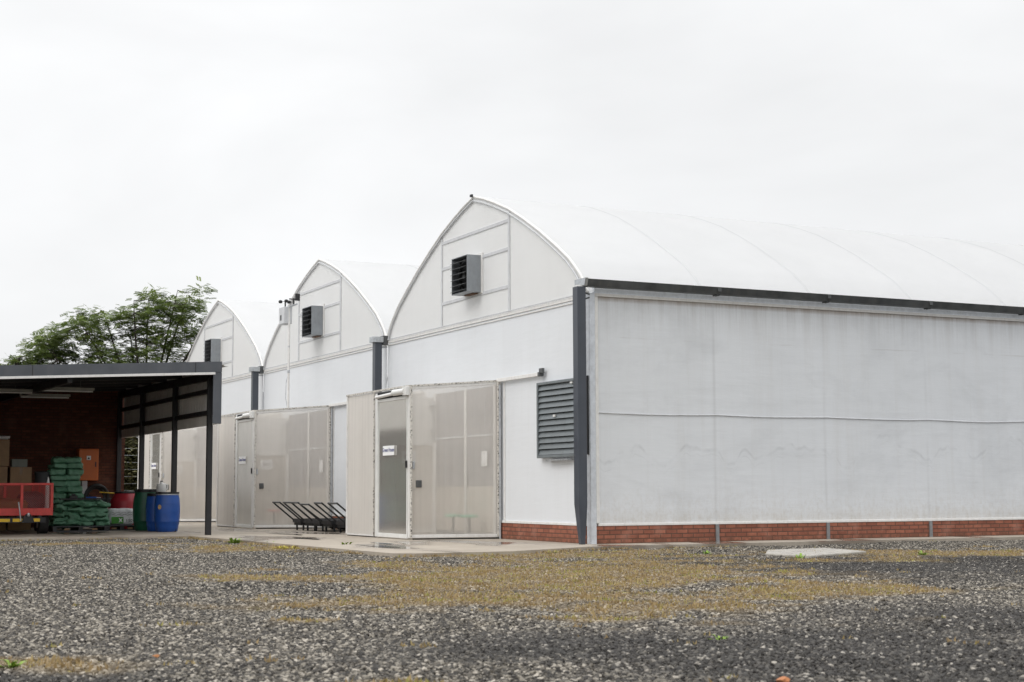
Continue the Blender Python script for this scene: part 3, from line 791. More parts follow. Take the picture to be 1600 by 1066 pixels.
# ------------------------------------------------------------------ screened porches
def porch(label, F0, F1, F2, W0, W1, part_y, stairs=None):
    """F0 near front corner, F1 door/left-panel edge, F2 far front corner (y values on x = XF); W0, W1 on the wall"""
    XF = -1.8; zf, zw, zb = 2.95, 3.08, .035
    T = thing('screened_porch', label, 'porch')
    a = Vector((XF, F0, 0)); b = Vector((0, W0, 0))
    def pt(p, z): return Vector((p[0], p[1], z))
    # side screen toward the camera
    MB().add([pt(a, zb + .04), pt(b, zb + .04), pt(b, zw - .04), pt(a, zf - .04)], [(0, 1, 2, 3)]).build('side_screen', M['net'], T)
    fr = MB()
    fr.bar(pt(a, zf - .03), pt(b, zw - .03), .04, .05).bar(pt(a, zb + .03), pt(b, zb + .03), .04, .06)
    fr.box((XF - .025, F0 - .02, zb), (XF + .03, F0 + .05, zf)).box((-.07, W0 - .03, zb), (-.02, W0 + .03, zw))
    m_ = a.lerp(b, .93)
    fr.build('side_frame', M['white_trim'], T, bevel=.004)
    MB().bar(pt(a, zf + .01), pt(b, zw + .01), .06, .035).bar(pt((XF, F0 - .01), zf + .012), pt((XF, F2 + .02), zf + .012), .06, .035).bar(pt((XF + .01, F0 - .032), zb), pt((XF + .01, F0 - .032), zf), .03, .03, (0, 1, 0)) \
        .bar(pt((XF - .02, F1 + .1), zb), pt((XF - .02, F1 + .1), zf), .025, .02, (0, 1, 0)).bar(pt((-.08, W0 - .045), zb), pt((-.08, W0 - .045), zw), .04, .03, (0, 1, 0)).build('lock_strip', M['mould'], T)
    # left front panel, doubled netting
    MB().add([pt((XF, F1 + .1), zb + .02), pt((XF, F2), zb + .02), pt((XF, F2), zf - .02), pt((XF, F1 + .1), zf - .02)], [(0, 1, 2, 3)]).build('front_screen', M['net_thick'], T)
    MB().box((XF - .02, F2 - .04, zb), (XF + .03, F2 + .02, zf)).bar(pt((XF, F1 + .1), zb + .0), pt((XF, F2 - .04), zb + .0), .03, .03).build('front_frame', M['white_trim'], T, bevel=.004)
    MB().box((XF + .01, F1 + .1, -.0), (XF + .05, F2, .03)).bar(pt((XF + .06, F0), .012), pt((0, W0), .012), .04, .024).build('base_gap_shade', M['rubber'], T)  # dark strips put in for the shadow gap under the screens
    # outer left end and roof
    MB().add([pt((XF, F2), zb), pt((0, W1), zb), pt((0, W1), zw), pt((XF, F2), zf)], [(0, 1, 2, 3)]).build('end_screen', M['net'], T)
    MB().add([pt((XF, F0), zf - .005), pt((0, W0), zw - .005), pt((0, W1), zw - .005), pt((XF, F2), zf - .005)], [(0, 1, 2, 3)]).build('roof', M['net_roof'], T)
    # door in the front
    d0, d1 = F0 + .07, F1
    dr = MB()
    dr.box((XF - .03, d0, .02), (XF + .015, d0 + .045, 2.78)).box((XF - .03, d1 - .12, .02), (XF + .015, d1, 2.9)).box((XF - .03, d0 + .045, .02), (XF + .015, d1 - .12, .1)).box((XF - .03, d0 + .045, 2.72), (XF + .015, d1 - .12, 2.78))
    D_ = dr.build('door', M['white_plastic'], T, bevel=.006)
    MB().add([(XF - .005, d0 + .045, .1), (XF - .005, d1 - .12, .1), (XF - .005, d1 - .12, 2.72), (XF - .005, d0 + .045, 2.72)], [(0, 1, 2, 3)]).build('door_pane', M['glass'], D_)
    MB().box((XF - .06, d0 - .005, 1.38), (XF - .03, d0 + .04, 1.52)).build('handle', M['black'], D_, bevel=.005)
    cl = MB().box((XF - .03, d0, 2.78), (XF + .06, d1 - .12, 2.92)).build('head_gap_shade', M['fan_dark'], T)  # near-black block put in for the shaded gap above the door
    MB().tube([(XF - .07, d0 + .55, 2.85), (XF - .07, d1 - .15, 2.82)], .035, 10).build('roller_bar', M['white_trim'], cl, smooth=True)
    MB().tube([(XF - .075, d0 + .02, 2.86), (XF - .075, d0 + .6, 2.86)], .062, 12).box((XF - .1, F0 - .02, 2.78), (XF - .03, d0 + .1, 2.95)).build('roller_housing', M['white_plastic'], cl, smooth=True, bevel=.005)
    # paper sign taped to the door
    ys = (d0 + d1) / 2 + .12
    sg = MB().box((XF - .034, ys - .3, 1.66), (XF - .03, ys + .3, 1.83)).box((XF - .0335, ys - .3, 1.64), (XF - .0305, ys + .3, 1.66)).build('door_sign', M['paper'], T)
    lettering('lettering', 'Green House', M['print_blue'], sg, (XF - .036, ys, 1.745), (0, -1, 0), .112, bold=.0015)
    # lock on the side screen
    lk = a.lerp(b, .09); MB().box((lk.x - .05, lk.y - .04, 1.0), (lk.x + .06, lk.y + .02, 1.14)).build('lock', M['gutter'], T, bevel=.01)
    lk = a.lerp(b, .035); MB().box((lk.x - .02, lk.y - .03, 1.36), (lk.x + .02, lk.y + .01, 1.5)).build('latch', M['galv'], T, bevel=.005)
    # inside: partition with a beige door, double doors in the greenhouse wall
    py = part_y
    pw = MB().box((XF + .05, py, .03), (-.03, py + .04, zf - .02)).build('partition', M['white_trim'], T)
    bd = MB().box((-.95, py - .035, .06), (-.06, py - .002, 1.95)).build('inner_door', M['door_beige'], T, bevel=.004)
    MB().box((-.12, py - .05, .06), (-.06, py - .036, 1.95)).box((-.95, py - .05, 1.9), (-.12, py - .036, 1.95)).box((-.95, py - .05, .06), (-.12, py - .036, .14)).build('door_edge', M['white_trim'], bd)
    MB().box((-.62, py - .038, .95), (-.54, py - .034, .99)).build('handle', M['gutter'], bd)
    pp = MB().box((-.82, py - .041, 1.52), (-.5, py - .0365, 1.78)).build('notice', M['paper'], bd)
    lettering('notice_lettering', 'PPE', M['print_faint'], bd, (-.66, py - .043, 1.65), (1, 0, 0), .14, bold=.002)
    MB().tube([(-.1, py - .08, 1.97), (-.1, py - .08, 2.85)], .018, 6).box((-.2, py - .1, 2.72), (-.0, py - .04, 2.75)).box((-.2, py - .1, 2.2), (-.0, py - .04, 2.23)).build('bolt_rod', M['galv'], T)
    dd0, dd1 = W0 + .12, py - .02; mid = dd0 + (dd1 - dd0) * .47
    db = MB().box((-.045, dd0, .08), (-.012, mid - .05, 3.0)).box((-.045, mid + .05, .08), (-.012, dd1, 3.0)).build('double_door', M['door_grey'], T)
    q = MB()
    for y in (dd0, mid - .05, dd1 - .08): q.box((-.075, y, .04), (-.046, y + (.1 if y == mid - .05 else .08), 3.02))
    q.build('door_frame', M['white_trim'], db, bevel=.004)
    q = MB()
    for u, v in ((dd0 + .09, mid - .06), (mid + .06, dd1 - .09)): q.box((-.06, u, .12), (-.046, v, 1.02))
    q.build('kick_panel', M['door_beige'], db)
    q = MB()
    for u, v in ((dd0 + .09, mid - .06), (mid + .06, dd1 - .09)):
        q.box((-.058, u, 2.02), (-.046, v, 2.06))
        for k in (1, 2): q.box((-.056, u + (v - u) * k / 3 - .01, 1.03), (-.046, u + (v - u) * k / 3 + .01, 2.98))
    q.build('glazing_bars', M['grey_strip'], db)
    MB().box((-.082, dd0 + .35, 1.42), (-.0765, dd0 + .62, 1.72)).build('paper_notice', M['paper'], db)
    MB().box((-.09, mid - .1, 1.02), (-.076, mid - .03, 1.3)).build('door_pull', M['white_plastic'], db)
    return T
porch('nearest screened porch with a white framed door, two green stools inside', 3.89, 5.66, 7.36, 3.57, 7.3, 6.74)
porch('middle screened porch on the white greenhouse, behind the row of black push carts', 14.08, 15.66, 17.42, 13.33, 17.3, 16.75)
porch('farthest screened porch, seen through the open side of the dark shed', 23.8, 25.15, 26.85, 22.95, 26.8, 26.3)

# ------------------------------------------------------------------ stools inside the porches
def stool(name, x, y, mat, label, group=None, z0=0.0):
    t = thing(name, label, 'stool', (x, y, z0), .3, group)
    MB().lathe([(.05, .40), (.17, .405), (.185, .43), (.175, .455), (.06, .462)], 24).build('seat', mat, t, smooth=True)
    MB().lathe([(.035, .06), (.028, .2), (.028, .40)], 12).build('column', M['bin'], t, smooth=True)
    for k in range(5):
        a = 2 * PI * k / 5
        MB().bar((.02 * math.cos(a), .02 * math.sin(a), .085), (.2 * math.cos(a), .2 * math.sin(a), .035), .035, .03).build('leg', M['bin'], t, bevel=.005)
    return t
stool('stool', -.38, 5.02, M['stool_green'], 'round green stool behind the net, the one further from the downpipe', 'green stools')
stool('stool', -.38, 4.24, M['stool_green'], 'round green stool behind the net, the one nearer the grey wall shutter', 'green stools')
stool('stool', -.8, 15.55, M['stool_red'], 'round red-topped stool standing behind the net of the middle porch')

# ------------------------------------------------------------------ weather station on the middle porch roof
ws = thing('weather_station', 'slim white weather mast with a small box and cup anemometer above the middle porch', 'weather station', (-.9, 14.16, 3.0))
MB().tube([(0, 0, 0), (0, 0, 2.66)], .03, 10).build('mast', M['white_trim'], ws, smooth=True)
MB().lathe([(.03, .95), (.034, .96), (.034, 1.02), (.03, 1.03)], 12).lathe([(.028, 1.6), (.03, 1.61), (.03, 1.65), (.028, 1.66)], 12).build('pole_clamp', M['galv'], ws, smooth=True)
bx = MB().box((-.14, -.02, 2.22), (.08, .42, 2.66)).build('instrument_box', M['grey_strip'], ws, bevel=.012)
MB().box((-.146, .2, 2.32), (-.141, .3, 2.46)).build('window', M['black'], bx)
MB().tube([(0, .5, 2.66), (0, -.62, 2.66)], .024, 8).build('cross_arm', M['galv'], ws, smooth=True)
an = MB().tube([(0, .33, 2.66), (0, .33, 2.85)], .02, 8).build('anemometer', M['black'], ws)
for k in range(3):
    a = 2 * PI * k / 3 + .4; c = Vector((.13 * math.cos(a), .33 + .13 * math.sin(a), 2.83))
    MB().tube([(0, .33, 2.83), c], .006, 5).lathe([(.005, -.045), (.045, -.035), (.055, 0), (.045, .03), (.01, .045)], 10, c).build('cup', M['black'], an, smooth=True)
vn = MB().tube([(0, -.36, 2.66), (0, -.36, 2.84)], .022, 8).build('wind_vane', M['black'], ws)
MB().box((-.12, -.37, 2.8), (.14, -.35, 2.83)).box((.04, -.38, 2.78), (.16, -.34, 2.96)).build('vane_fin', M['black'], vn)
MB().tube([(.01, .03, 1.0), (-.03, .1, .7), (-.03, .12, .3), (.0, .06, .05)], .008, 6).build('cable', M['galv'], ws, smooth=True)

# ------------------------------------------------------------------ push carts
def make_cart():
    t = thing('push_cart', 'black push cart', 'push cart', (0, 0, 0))
    # local: x toward the wall, handle leaning to -x; width along y
    dk = MB().box((0, -.262, .12), (1.15, .262, .262)).build('platform', M['fan_dark'], t, bevel=.01)  # real deck, thickened downward to stand in for the shadow beneath
    MB().box((.0, -.29, .185), (1.15, -.265, .275)).box((0, .265, .185), (1.15, .29, .275)).box((-.025, -.29, .185), (.0, .29, .275)).box((1.15, -.29, .185), (1.175, .29, .275)).build('edge_rail', M['charcoal'], t, bevel=.004)
    h = MB()
    h.tube([(.0, -.27, .24), (-.52, -.27, .66), (-.535, -.255, .672)], .02, 10).tube([(.0, .27, .24), (-.52, .27, .66), (-.535, .255, .672)], .02, 10)
    h.build('handle', M['charcoal'], t, smooth=True)
    MB().tube([(-.535, -.27, .672), (-.535, .27, .672)], .021, 10).build('handle_grip', M['gutter'], t, smooth=True)
    for y in (-.24, .24):
        MB().box((.05, y - .02, 0.0), (.09, y + .02, .19)).build('leg', M['charcoal'], t, bevel=.004)
        w_ = MB().tube([(1.0, y - .025, .1), (1.0, y + .025, .1)], .1, 18).build('wheel', M['rubber'], t, smooth=True, angle=50)
        MB().bar((1.0, y, .1), (1.0, y, .2), .02, .06).build('wheel_bracket', M['charcoal'], w_)
    return t
proto = make_cart()
cps = [(12.22, 0, 'black push cart with slanted handle, leftmost of the row beside the middle porch'), (11.4, 0, 'black push cart, second from the left in the row of slanted handles'),
       (10.82, .0, 'black push cart, third from the left, its handle crossing the one before'), (10.06, -.05, 'black push cart with the lowest handle, in the middle of the row'),
       (9.18, 0, 'black push cart, second from the right in the row of slanted handles'), (8.26, 0, 'black push cart half hidden behind the nearest porch, rightmost of the row')]
for i, (y, dz, lb) in enumerate(cps):
    c = proto if i == 0 else copy_tree(proto)
    c.location = (-1.27, y, dz * .5 + .0); c.rotation_euler = (0, 0, [0, .03, -.02, .05, -.03, .02][i])
    if dz: c.rotation_euler = (0, R(-3.5), .05); c.location.z = .0
    tag(c, lb, 'push cart', 'push carts parked in a row against the greenhouse')
#--CONT--
# ------------------------------------------------------------------ open shed
SX = -4.25; SB = 18.5; SL = -13.0; SF = 9.35
def rz_(x, y): return 3.53 + (x - SX) * .05 + (y - SF) * .012   # roof underside
SH = thing('open_shed', 'dark open-fronted shed with slate fascia, brick back wall and half clad side', 'shed')
P_ = [SF, 12.4, 15.75, 18.42]
for i, y in enumerate(P_):
    MB().box((SX - .06, y - .05, 0), (SX + .06, y + .05, rz_(SX, y) - .02)).build('post', M['charcoal'], SH, bevel=.006)
MB().box((-9.4, SF - .05, 0), (-9.28, SF + .05, rz_(-9.3, SF) - .02)).build('post', M['charcoal'], SH, bevel=.006)
# back and left walls
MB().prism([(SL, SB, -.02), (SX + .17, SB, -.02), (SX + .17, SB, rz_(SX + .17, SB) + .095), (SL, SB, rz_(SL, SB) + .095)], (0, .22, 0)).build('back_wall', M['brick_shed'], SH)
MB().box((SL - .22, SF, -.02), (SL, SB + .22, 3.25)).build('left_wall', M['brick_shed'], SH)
# roof sheet (corrugated along y)
vs = []; fs = []; n = 0
x = SL - .3; X1 = SX + .3; stp = .085; k = 0; cols = []
prf = [0, .0, .03, .03]
while x < X1:
    cols.append((x, prf[k % 4])); x += stp * (.6 if k % 2 else 1.4) * .5 + .02; k += 1
for xx, dz in cols:
    for y in (SF - .45, SB + .4): vs.append((xx, y, rz_(xx, y) + .1 + dz))
fs = [(2 * i, 2 * i + 2, 2 * i + 3, 2 * i + 1) for i in range(len(cols) - 1)]
MB().add(vs, fs).build('roof', M['rooftin'], SH)
for y in (10.4, 11.9, 13.4, 14.9, 16.4, 17.9):
    MB().bar((SL, y, rz_(SL, y) + .05), (SX + .02, y, rz_(SX, y) + .05), .06, .1).build('purlin', M['charcoal'], SH)
for x in (SX, -7.3, -10.3):
    MB().bar((x, SF - .3, rz_(x, SF - .3) - .09), (x, SB, rz_(x, SB) - .09), .1, .17).build('rafter', M['charcoal'], SH)
# fascia, gutter edge, corner flashing
fy = SF - .5
def fz(x): return 3.733 + (x + 4.134) * .0507
fa = MB().add([(SL, fy, fz(SL) - .235), (SX + .116, fy, fz(SX + .116) - .235), (SX + .116, fy, fz(SX + .116)), (SL, fy, fz(SL)),
               (SL, fy + .03, fz(SL) - .235), (SX + .116, fy + .03, fz(SX + .116) - .235), (SX + .116, fy + .03, fz(SX + .116)), (SL, fy + .03, fz(SL))],
              [(0, 1, 2, 3), (7, 6, 5, 4), (0, 4, 5, 1), (2, 6, 7, 3), (1, 5, 6, 2), (0, 3, 7, 4)]).build('fascia', M['flash'], SH)
MB().box((-4.72, fy - .004, fz(-4.72) - .235), (-4.705, fy - .001, fz(-4.72) - .004)).box((-8.1, fy - .004, fz(-8.1) - .235), (-8.085, fy - .001, fz(-8.1) - .004)).build('fascia_joint', M['charcoal'], fa)
MB().bar((SL, fy + .03, fz(SL) - .253), (SX - .03, fy + .03, fz(SX - .03) - .253), .07, .05).build('white_edge', M['white_trim'], SH)
MB().box((SX - .07, fy + .002, 2.39), (SX + .116, fy + .03, fz(SX - .07) - .236)).box((SX + .088, fy + .031, 2.39), (SX + .116, fy + .12, 3.64)).build('corner_flashing', M['flash'], SH, bevel=.004)
# clad side: corrugated sheet outside the posts, rails inside
vs = []; fs = []; y = SF - .4; k = 0; cl = []
while y < SB - .07:
    cl.append((y, (0, 0, .035, .035)[k % 4])); y += (.05 if k % 2 else .065); k += 1
for yy, dx in cl:
    vs += [(SX + .1 + dx, yy, 2.42), (SX + .1 + dx, yy, rz_(SX, yy) + .1)]
fs = [(2 * i, 2 * i + 2, 2 * i + 3, 2 * i + 1) for i in range(len(cl) - 1)]
MB().add(vs, fs).build('side_cladding', M['clad'], SH)
for z, h in ((2.66, .09), (3.13, .09)): MB().box((SX - .02, SF, z - h / 2), (SX + .075, SB, z + h / 2)).build('side_rail', M['charcoal'], SH)
MB().box((SX + .045, SF - .35, 2.38), (SX + .085, SB, 2.6)).build('side_flashing', M['clad'], SH)

def batten(x0, x1, y, z, lb):
    t = thing('tube_light', lb, 'light', ((x0 + x1) / 2, y, z), 0, 'unlit tube lights under the shed roof')
    h = (x1 - x0) / 2
    MB().box((-h, -.05, -.0), (h, .05, .06)).build('housing', M['tube'], t, bevel=.006)
    MB().tube([(-h + .03, 0, -.025), (h - .03, 0, -.025)], .018, 10).build('tube', M['white_plastic'], t, smooth=True)
    top = rz_((x0 + x1) / 2, y) - z
    MB().tube([(-.3, 0, .06), (-.3, 0, top + .06)], .006, 5).tube([(.3, 0, .06), (.3, 0, top + .06)], .006, 5).build('hanger', M['gutter'], t)
batten(-7.25, -6.02, 13.0, 3.3, 'long unlit tube light under the shed roof, the one nearest the clad side')
batten(-7.4, -6.2, 15.0, 3.26, 'long unlit tube light hanging lowest, deepest inside the shed')
batten(-8.75, -7.33, 13.4, 3.26, 'long unlit tube light at the left edge of the picture, under the shed roof')

# ------------------------------------------------------------------ drums
def drum(x, y, mat, lb, r=.265, h=.93, lid='black', sticker=False, rz=0):
    t = thing('plastic_drum', lb, 'drum', (x, y, 0), rz)
    pf = [(r * .82, 0), (r * .9, .02), (r * .97, .12), (r * 1.03, .22), (r * 1.055, .23), (r * 1.055, .25), (r * 1.05, .26), (r * 1.085, .45), (r * 1.075, .62), (r * 1.06, .64), (r * 1.07, .66), (r * 1.06, .67), (r * 1.02, .78), (r * .95, .86), (r * .94, h - .04), (r * .9, h - .035)]
    MB().lathe(pf, 40).build('drum_body', mat, t, smooth=True, angle=50)
    MB().lathe([(r * .97, h - .045), (r * 1.0, h - .04), (r * 1.0, h - .005), (r * .95, h), (r * .9, h - .012), (.02, h - .014)], 40).build('lid', M['black'], t, smooth=True, angle=50)
    MB().lathe([(r * .955, h - .075), (r * .985, h - .07), (r * .985, h - .05), (r * .955, h - .045)], 40).build('clamp_ring', M['galv'] if lid == 'ring' else M['black'], t, smooth=True)
    if sticker:
        a0 = math.atan2(CAM.y - y, CAM.x - x) - .62; pts = []
        vs = [];
        for k in range(14):
            a = 2 * PI * k / 14; da = .16 * math.cos(a) / 1; dz = .055 * math.sin(a)
            rr = r * 1.095; vs.append((rr * math.cos(a0 + da), rr * math.sin(a0 + da), .58 + dz))
        MB().poly(vs).build('sticker', M['sticker'], t)
    return t
drum(-4.36, 12.55, M['drum_blue'], 'blue plastic drum with black lid and tan sticker, nearest the shed corner post', r=.275, lid='ring', sticker=True)
drum(-4.43, 13.17, M['drum_blue'], 'blue plastic drum half hidden between the stickered blue drum and the green drum', r=.26, h=.9)
drum(-4.55, 13.88, M['drum_green'], 'dark green plastic drum standing behind the blue drums', r=.285, h=1.0)
# red tub with white sacks on it
tb = thing('red_drum', 'wide red plastic drum with a sloping shoulder, left of the green drum', 'drum', (-4.66, 15.6, 0))
MB().lathe([(.33, 0), (.36, .03), (.385, .3), (.385, .68), (.37, .74), (.29, .88), (.27, .9)], 40).build('drum_body', M['drum_red'], tb, smooth=True, angle=45)
MB().lathe([(.27, .895), (.285, .9), (.285, .935), (.26, .945), (.02, .945)], 32).build('lid', M['black'], tb, smooth=True)
jg = thing('white_jug', 'translucent white jug standing on the lid of the hindmost blue drum', 'jug', (-4.36, 13.15, .9))
MB().lathe([(.1, 0), (.115, .02), (.115, .17), (.1, .215), (.045, .24), (.035, .27)], 20).build('jug_body', M['white_plastic'], jg, smooth=True)
MB().tube([(.07, .0, .225), (.145, 0, .2), (.15, 0, .12), (.112, 0, .08)], .014, 8).build('handle', M['white_plastic'], jg, smooth=True)
MB().lathe([(.03, .262), (.033, .265), (.033, .295), (.02, .3)], 14).build('cap', M['gutter'], jg, smooth=True)

# ------------------------------------------------------------------ pallets, sacks, bale
def pallet(x0, x1, y0, y1, lb):
    t = thing('pallet', lb, 'pallet', ((x0 + x1) / 2, (y0 + y1) / 2, 0), 0, 'black pallets on the shed floor'); a = (x1 - x0) / 2; b = (y1 - y0) / 2
    mb = MB()
    for k in range(7):
        yy = -b + (2 * b - .1) * k / 6; mb.box((-a, yy, .105), (a, yy + .1, .13))
    mb.build('deck', M['bin'], t, bevel=.003)
    for xx in (-a, -.05, a - .1):
        MB().box((xx, -b, .022), (xx + .1, b, .105)).build('runner', M['black'], t, bevel=.003)
    mb = MB()
    for yy in (-b, -.05, b - .1): mb.box((-a, yy, 0), (a, yy + .1, .022))
    mb.build('bottom_boards', M['bin'], t)
    for xx in (-a * .5 - .06, a * .5 - .06): MB().box((xx, -b - .004, .035), (xx + .12, -b, .075)).build('fork_opening_tag', M['card'], t)
pallet(-6.72, -5.42, 13.95, 15.0, 'black pallet under the low jumbled pile of green sacks')
pallet(-5.4, -4.62, 14.35, 15.1, 'black pallet under the white wrapped bale')

def sack_mesh(seed, lx, ly, lz, rough_=1.0):
    bm = bmesh.new(); nx_, ny_, nz_ = 12, 10, 5
    rs = random.Random(seed); off = Vector((rs.uniform(0, 50), rs.uniform(0, 50), rs.uniform(0, 50)))
    bmesh.ops.create_cube(bm, size=1.0)
    bmesh.ops.subdivide_edges(bm, edges=bm.edges[:], cuts=11, use_grid_fill=True)
    for v in bm.verts:
        p = v.co * 2
        e = max(abs(p.x), abs(p.y))
        th = (1 - min(1, max(abs(p.x), abs(p.y))) ** 4 * .5)
        q = Vector((p.x, p.y, p.z * th))
        r = 1 - .06 * (abs(p.x) * abs(p.y)) ** 3
        q.x *= r; q.y *= r
        q = Vector((q.x * lx / 2, q.y * ly / 2, q.z * lz / 2))
        nn = noise.noise_vector(q * 7 + off) * .03 + noise.noise_vector(q * 15 + off) * .018
        q += Vector((nn.x * .8, nn.y * .8, nn.z * 1.0)) * rough_
        v.co = q
    me = bpy.data.meshes.new('sack'); bm.to_mesh(me); bm.free()
    me.materials.append(M['bag'])
    for p in me.polygons: p.use_smooth = True
    return me
ORD = ['first', 'second', 'third', 'fourth', 'fifth', 'sixth', 'seventh', 'eighth', 'ninth', 'tenth']
rs = random.Random(3)
tallm = [sack_mesh(i, .375, .6, .15, 1.15) for i in range(5)]
NL = 12
for c, cx in enumerate((-6.4, -6.06)):
    for k in range(NL):
        z = .07 + .142 * k + .01 * c + .0
        o = link(bpy.data.objects.new('sack', tallm[rs.randrange(5)]))
        o.location = (cx + rs.uniform(-.03, .03) + .03 * math.sin(k * 1.3 + c), 15.25 + rs.uniform(-.035, .035), z + .07)
        o.rotation_euler = (rs.uniform(-.05, .05), rs.uniform(-.08, .08), rs.uniform(-.13, .13) + (PI if rs.random() < .5 else 0)); o.scale = (1, 1, rs.uniform(1.0, 1.12))
        fromtop = NL - 1 - k
        place = 'topmost' if fromtop == 0 else ('bottom' if k == 0 else (ORD[fromtop] + ' from the top' if fromtop < 8 else ORD[k] + ' from the floor'))
        tag(o, 'green sack in the tall stack, %s column, %s' % (('left', 'right')[c], place), 'sack', 'green sacks in the tall stack')
lowm = [sack_mesh(20 + i, .37, .64, .115, 1.6) for i in range(6)]
nlay = [4, 5, 5, 5]
for c in range(4):
    for k in range(nlay[c]):
        o = link(bpy.data.objects.new('sack', lowm[rs.randrange(6)]))
        slant = rs.uniform(-.06, .06) if k < 2 else rs.uniform(-.24, .24)
        o.location = (-6.55 + .325 * c + rs.uniform(-.02, .02), 14.32 + rs.uniform(-.04, .05), .135 + .055 + .104 * k + (.0 if k < 2 else rs.uniform(0, .015)))
        o.rotation_euler = (rs.uniform(-.05, .05) - (.12 if k == nlay[c] - 1 else 0), slant, rs.uniform(-.12, .12) if k < 2 else rs.uniform(-.35, .35)); o.scale = (rs.uniform(.95, 1.1), 1, 1.08)
        place = 'topmost' if k == nlay[c] - 1 else ('lowest' if k == 0 else ORD[k] + ' from the pallet')
        tag(o, 'flattened green sack in the low pile, %s column from the left, %s' % (ORD[c], place), 'sack', 'green sacks in the low pile')
# a few slid sacks lying across the top of the low pile
for i, (x, y, z, ry, rz2, lb) in enumerate([(-6.1, 14.25, .66, .2, .9, 'crumpled green sack lying askew on top of the low pile, towards its middle'), (-5.72, 14.3, .69, -.22, 1.9, 'crumpled green sack sliding across the right top of the low pile')]):
    o = link(bpy.data.objects.new('sack', lowm[i])); o.location = (x, y, z); o.rotation_euler = (.08, ry, rz2); tag(o, lb, 'sack', 'green sacks in the low pile')
# plank and blue tool on the pile
pk = thing('plank', 'flat black plank laid across the top of the low sack pile', 'plank', (-6.02, 14.12, .765), R(-2))
MB().box((-.52, -.12, -.015), (.55, .14, .02)).build('board', M['black'], pk, bevel=.006)
MB().box((-.3, -.09, .02), (-.12, .1, .09)).box((-.25, -.03, .09), (-.16, .05, .13)).build('clamp', M['black'], pk, bevel=.01)
bt = thing('hand_tool', 'small blue handled tool lying on the black plank', 'tool', (-5.78, 14.16, .79), R(-6))
MB().tube([(-.14, 0, .015), (.1, 0, .015)], .018, 8).build('grip', M['blue_tool'], bt, smooth=True)
MB().box((.1, -.03, .002), (.2, .03, .02)).build('blade', M['galv'], bt, bevel=.003)
# bale
bl = thing('wrapped_bale', 'white plastic wrapped bale with a green square mark, on its own pallet', 'bale', (-4.99, 14.72, .13))
bm = bmesh.new(); bmesh.ops.create_cube(bm, size=1); bmesh.ops.subdivide_edges(bm, edges=bm.edges[:], cuts=9, use_grid_fill=True)
for v in bm.verts:
    p = v.co * 2; k = (abs(p.x) ** 5 + abs(p.y) ** 5 + abs(p.z) ** 5) ** .2
    q = p / k; q = Vector((q.x * .34, q.y * .3, q.z * .205 + .2)); q.z = max(0, q.z)
    nn = noise.noise_vector(q * 8) * .012; nn.z += .006 * math.sin(q.z * 55) ; v.co = q + Vector((nn.x, nn.y, nn.z * (0 if q.z < .02 else 1)))
me = bpy.data.meshes.new('bale_body'); bm.to_mesh(me); bm.free(); me.materials.append(M['bale'])
for p in me.polygons: p.use_smooth = True
link(bpy.data.objects.new('bale_body', me), bl)
yf = -.322
MB().box((-.27, yf, .04), (.02, yf + .004, .2)).build('logo_panel', M['logo_green'], bl)
star = []
for k in range(8):
    a = PI / 4 * k + PI / 8 * 2; r_ = .085 if k % 2 == 0 else .028; star.append((-.05 + r_ * math.cos(a) * .8, yf - .003, .12 + r_ * math.sin(a)))
MB().prism(star, (0, .003, 0)).build('logo_mark', M['paper'], bl)
lettering('lettering', '1:50', M['print_dark'], bl, (.15, yf - .001, .105), (1, 0, 0), .1)
for k, z in enumerate((.25, .3, .335)): MB().tube([(-.27 + .54 * i / 14, -.312 + .02 * (z > .3) + .03 * (z > .33), z + .014 * math.sin(i * 1.7 + k)) for i in range(15)], .004, 5).build('strap_mark', M['gutter'], bl)

# ------------------------------------------------------------------ orange cabinet on a grey duct
oc = thing('electrical_cabinet', 'orange electrical cabinet with a hazard label on a grey duct, against the brick wall', 'cabinet', (-5.11, 18.3, 0))
MB().box((-.26, -.2, 1.24), (.26, .2, 2.08)).build('cabinet_body', M['orange'], oc, bevel=.01)
dr_ = MB().box((-.25, -.222, 1.25), (.25, -.202, 2.07)).build('door', M['orange'], oc, bevel=.008)
MB().box((.165, -.24, 1.6), (.195, -.222, 1.73)).build('handle', M['black'], dr_, bevel=.004)
lb_ = MB().box((-.06, -.2265, 1.78), (.05, -.223, 1.89)).build('hazard_label', M['paper'], oc)
MB().prism([(-.04, -.2275, 1.8), (.03, -.2275, 1.8), (-.005, -.2275, 1.865)], (0, -.002, 0)).build('hazard_triangle', M['print_dark'], lb_)
MB().box((-.14, -.08, 0), (.0, .08, 1.235)).build('cable_duct', M['grey_strip'], oc, bevel=.006)

# ------------------------------------------------------------------ hose reel machine
hm = thing('hose_machine', 'black wheeled machine with coiled hose and a yellow bar, below the orange cabinet', 'machine', (-5.2, 16.4, 0), .2)
MB().box((-.32, -.25, .15), (.4, .25, .22)).tube([(-.3, -.22, .2), (-.3, -.22, .85), (-.3, .22, .85), (-.3, .22, .2)], .02, 8).tube([(.38, -.22, .2), (.42, -.22, .7), (.42, .22, .7), (.38, .22, .2)], .02, 8).build('frame', M['charcoal'], hm, bevel=.004)
MB().tube([(-.1 + .3 * math.cos(a), -.18, .8 + .3 * math.sin(a)) for a in [2 * PI * k / 28 for k in range(28)]], .045, 8, True).tube([(-.1 + .24 * math.cos(a), -.1, .8 + .24 * math.sin(a)) for a in [2 * PI * k / 28 for k in range(28)]], .04, 8, True).build('hose_coil', M['hose'], hm, smooth=True)
MB().tube([(-.38, -.2, .8), (-.45, -.22, .55), (-.42, -.25, .25), (-.3, -.26, .05), (.1, -.3, .03)], .02, 8).build('hose_end', M['hose'], hm, smooth=True)
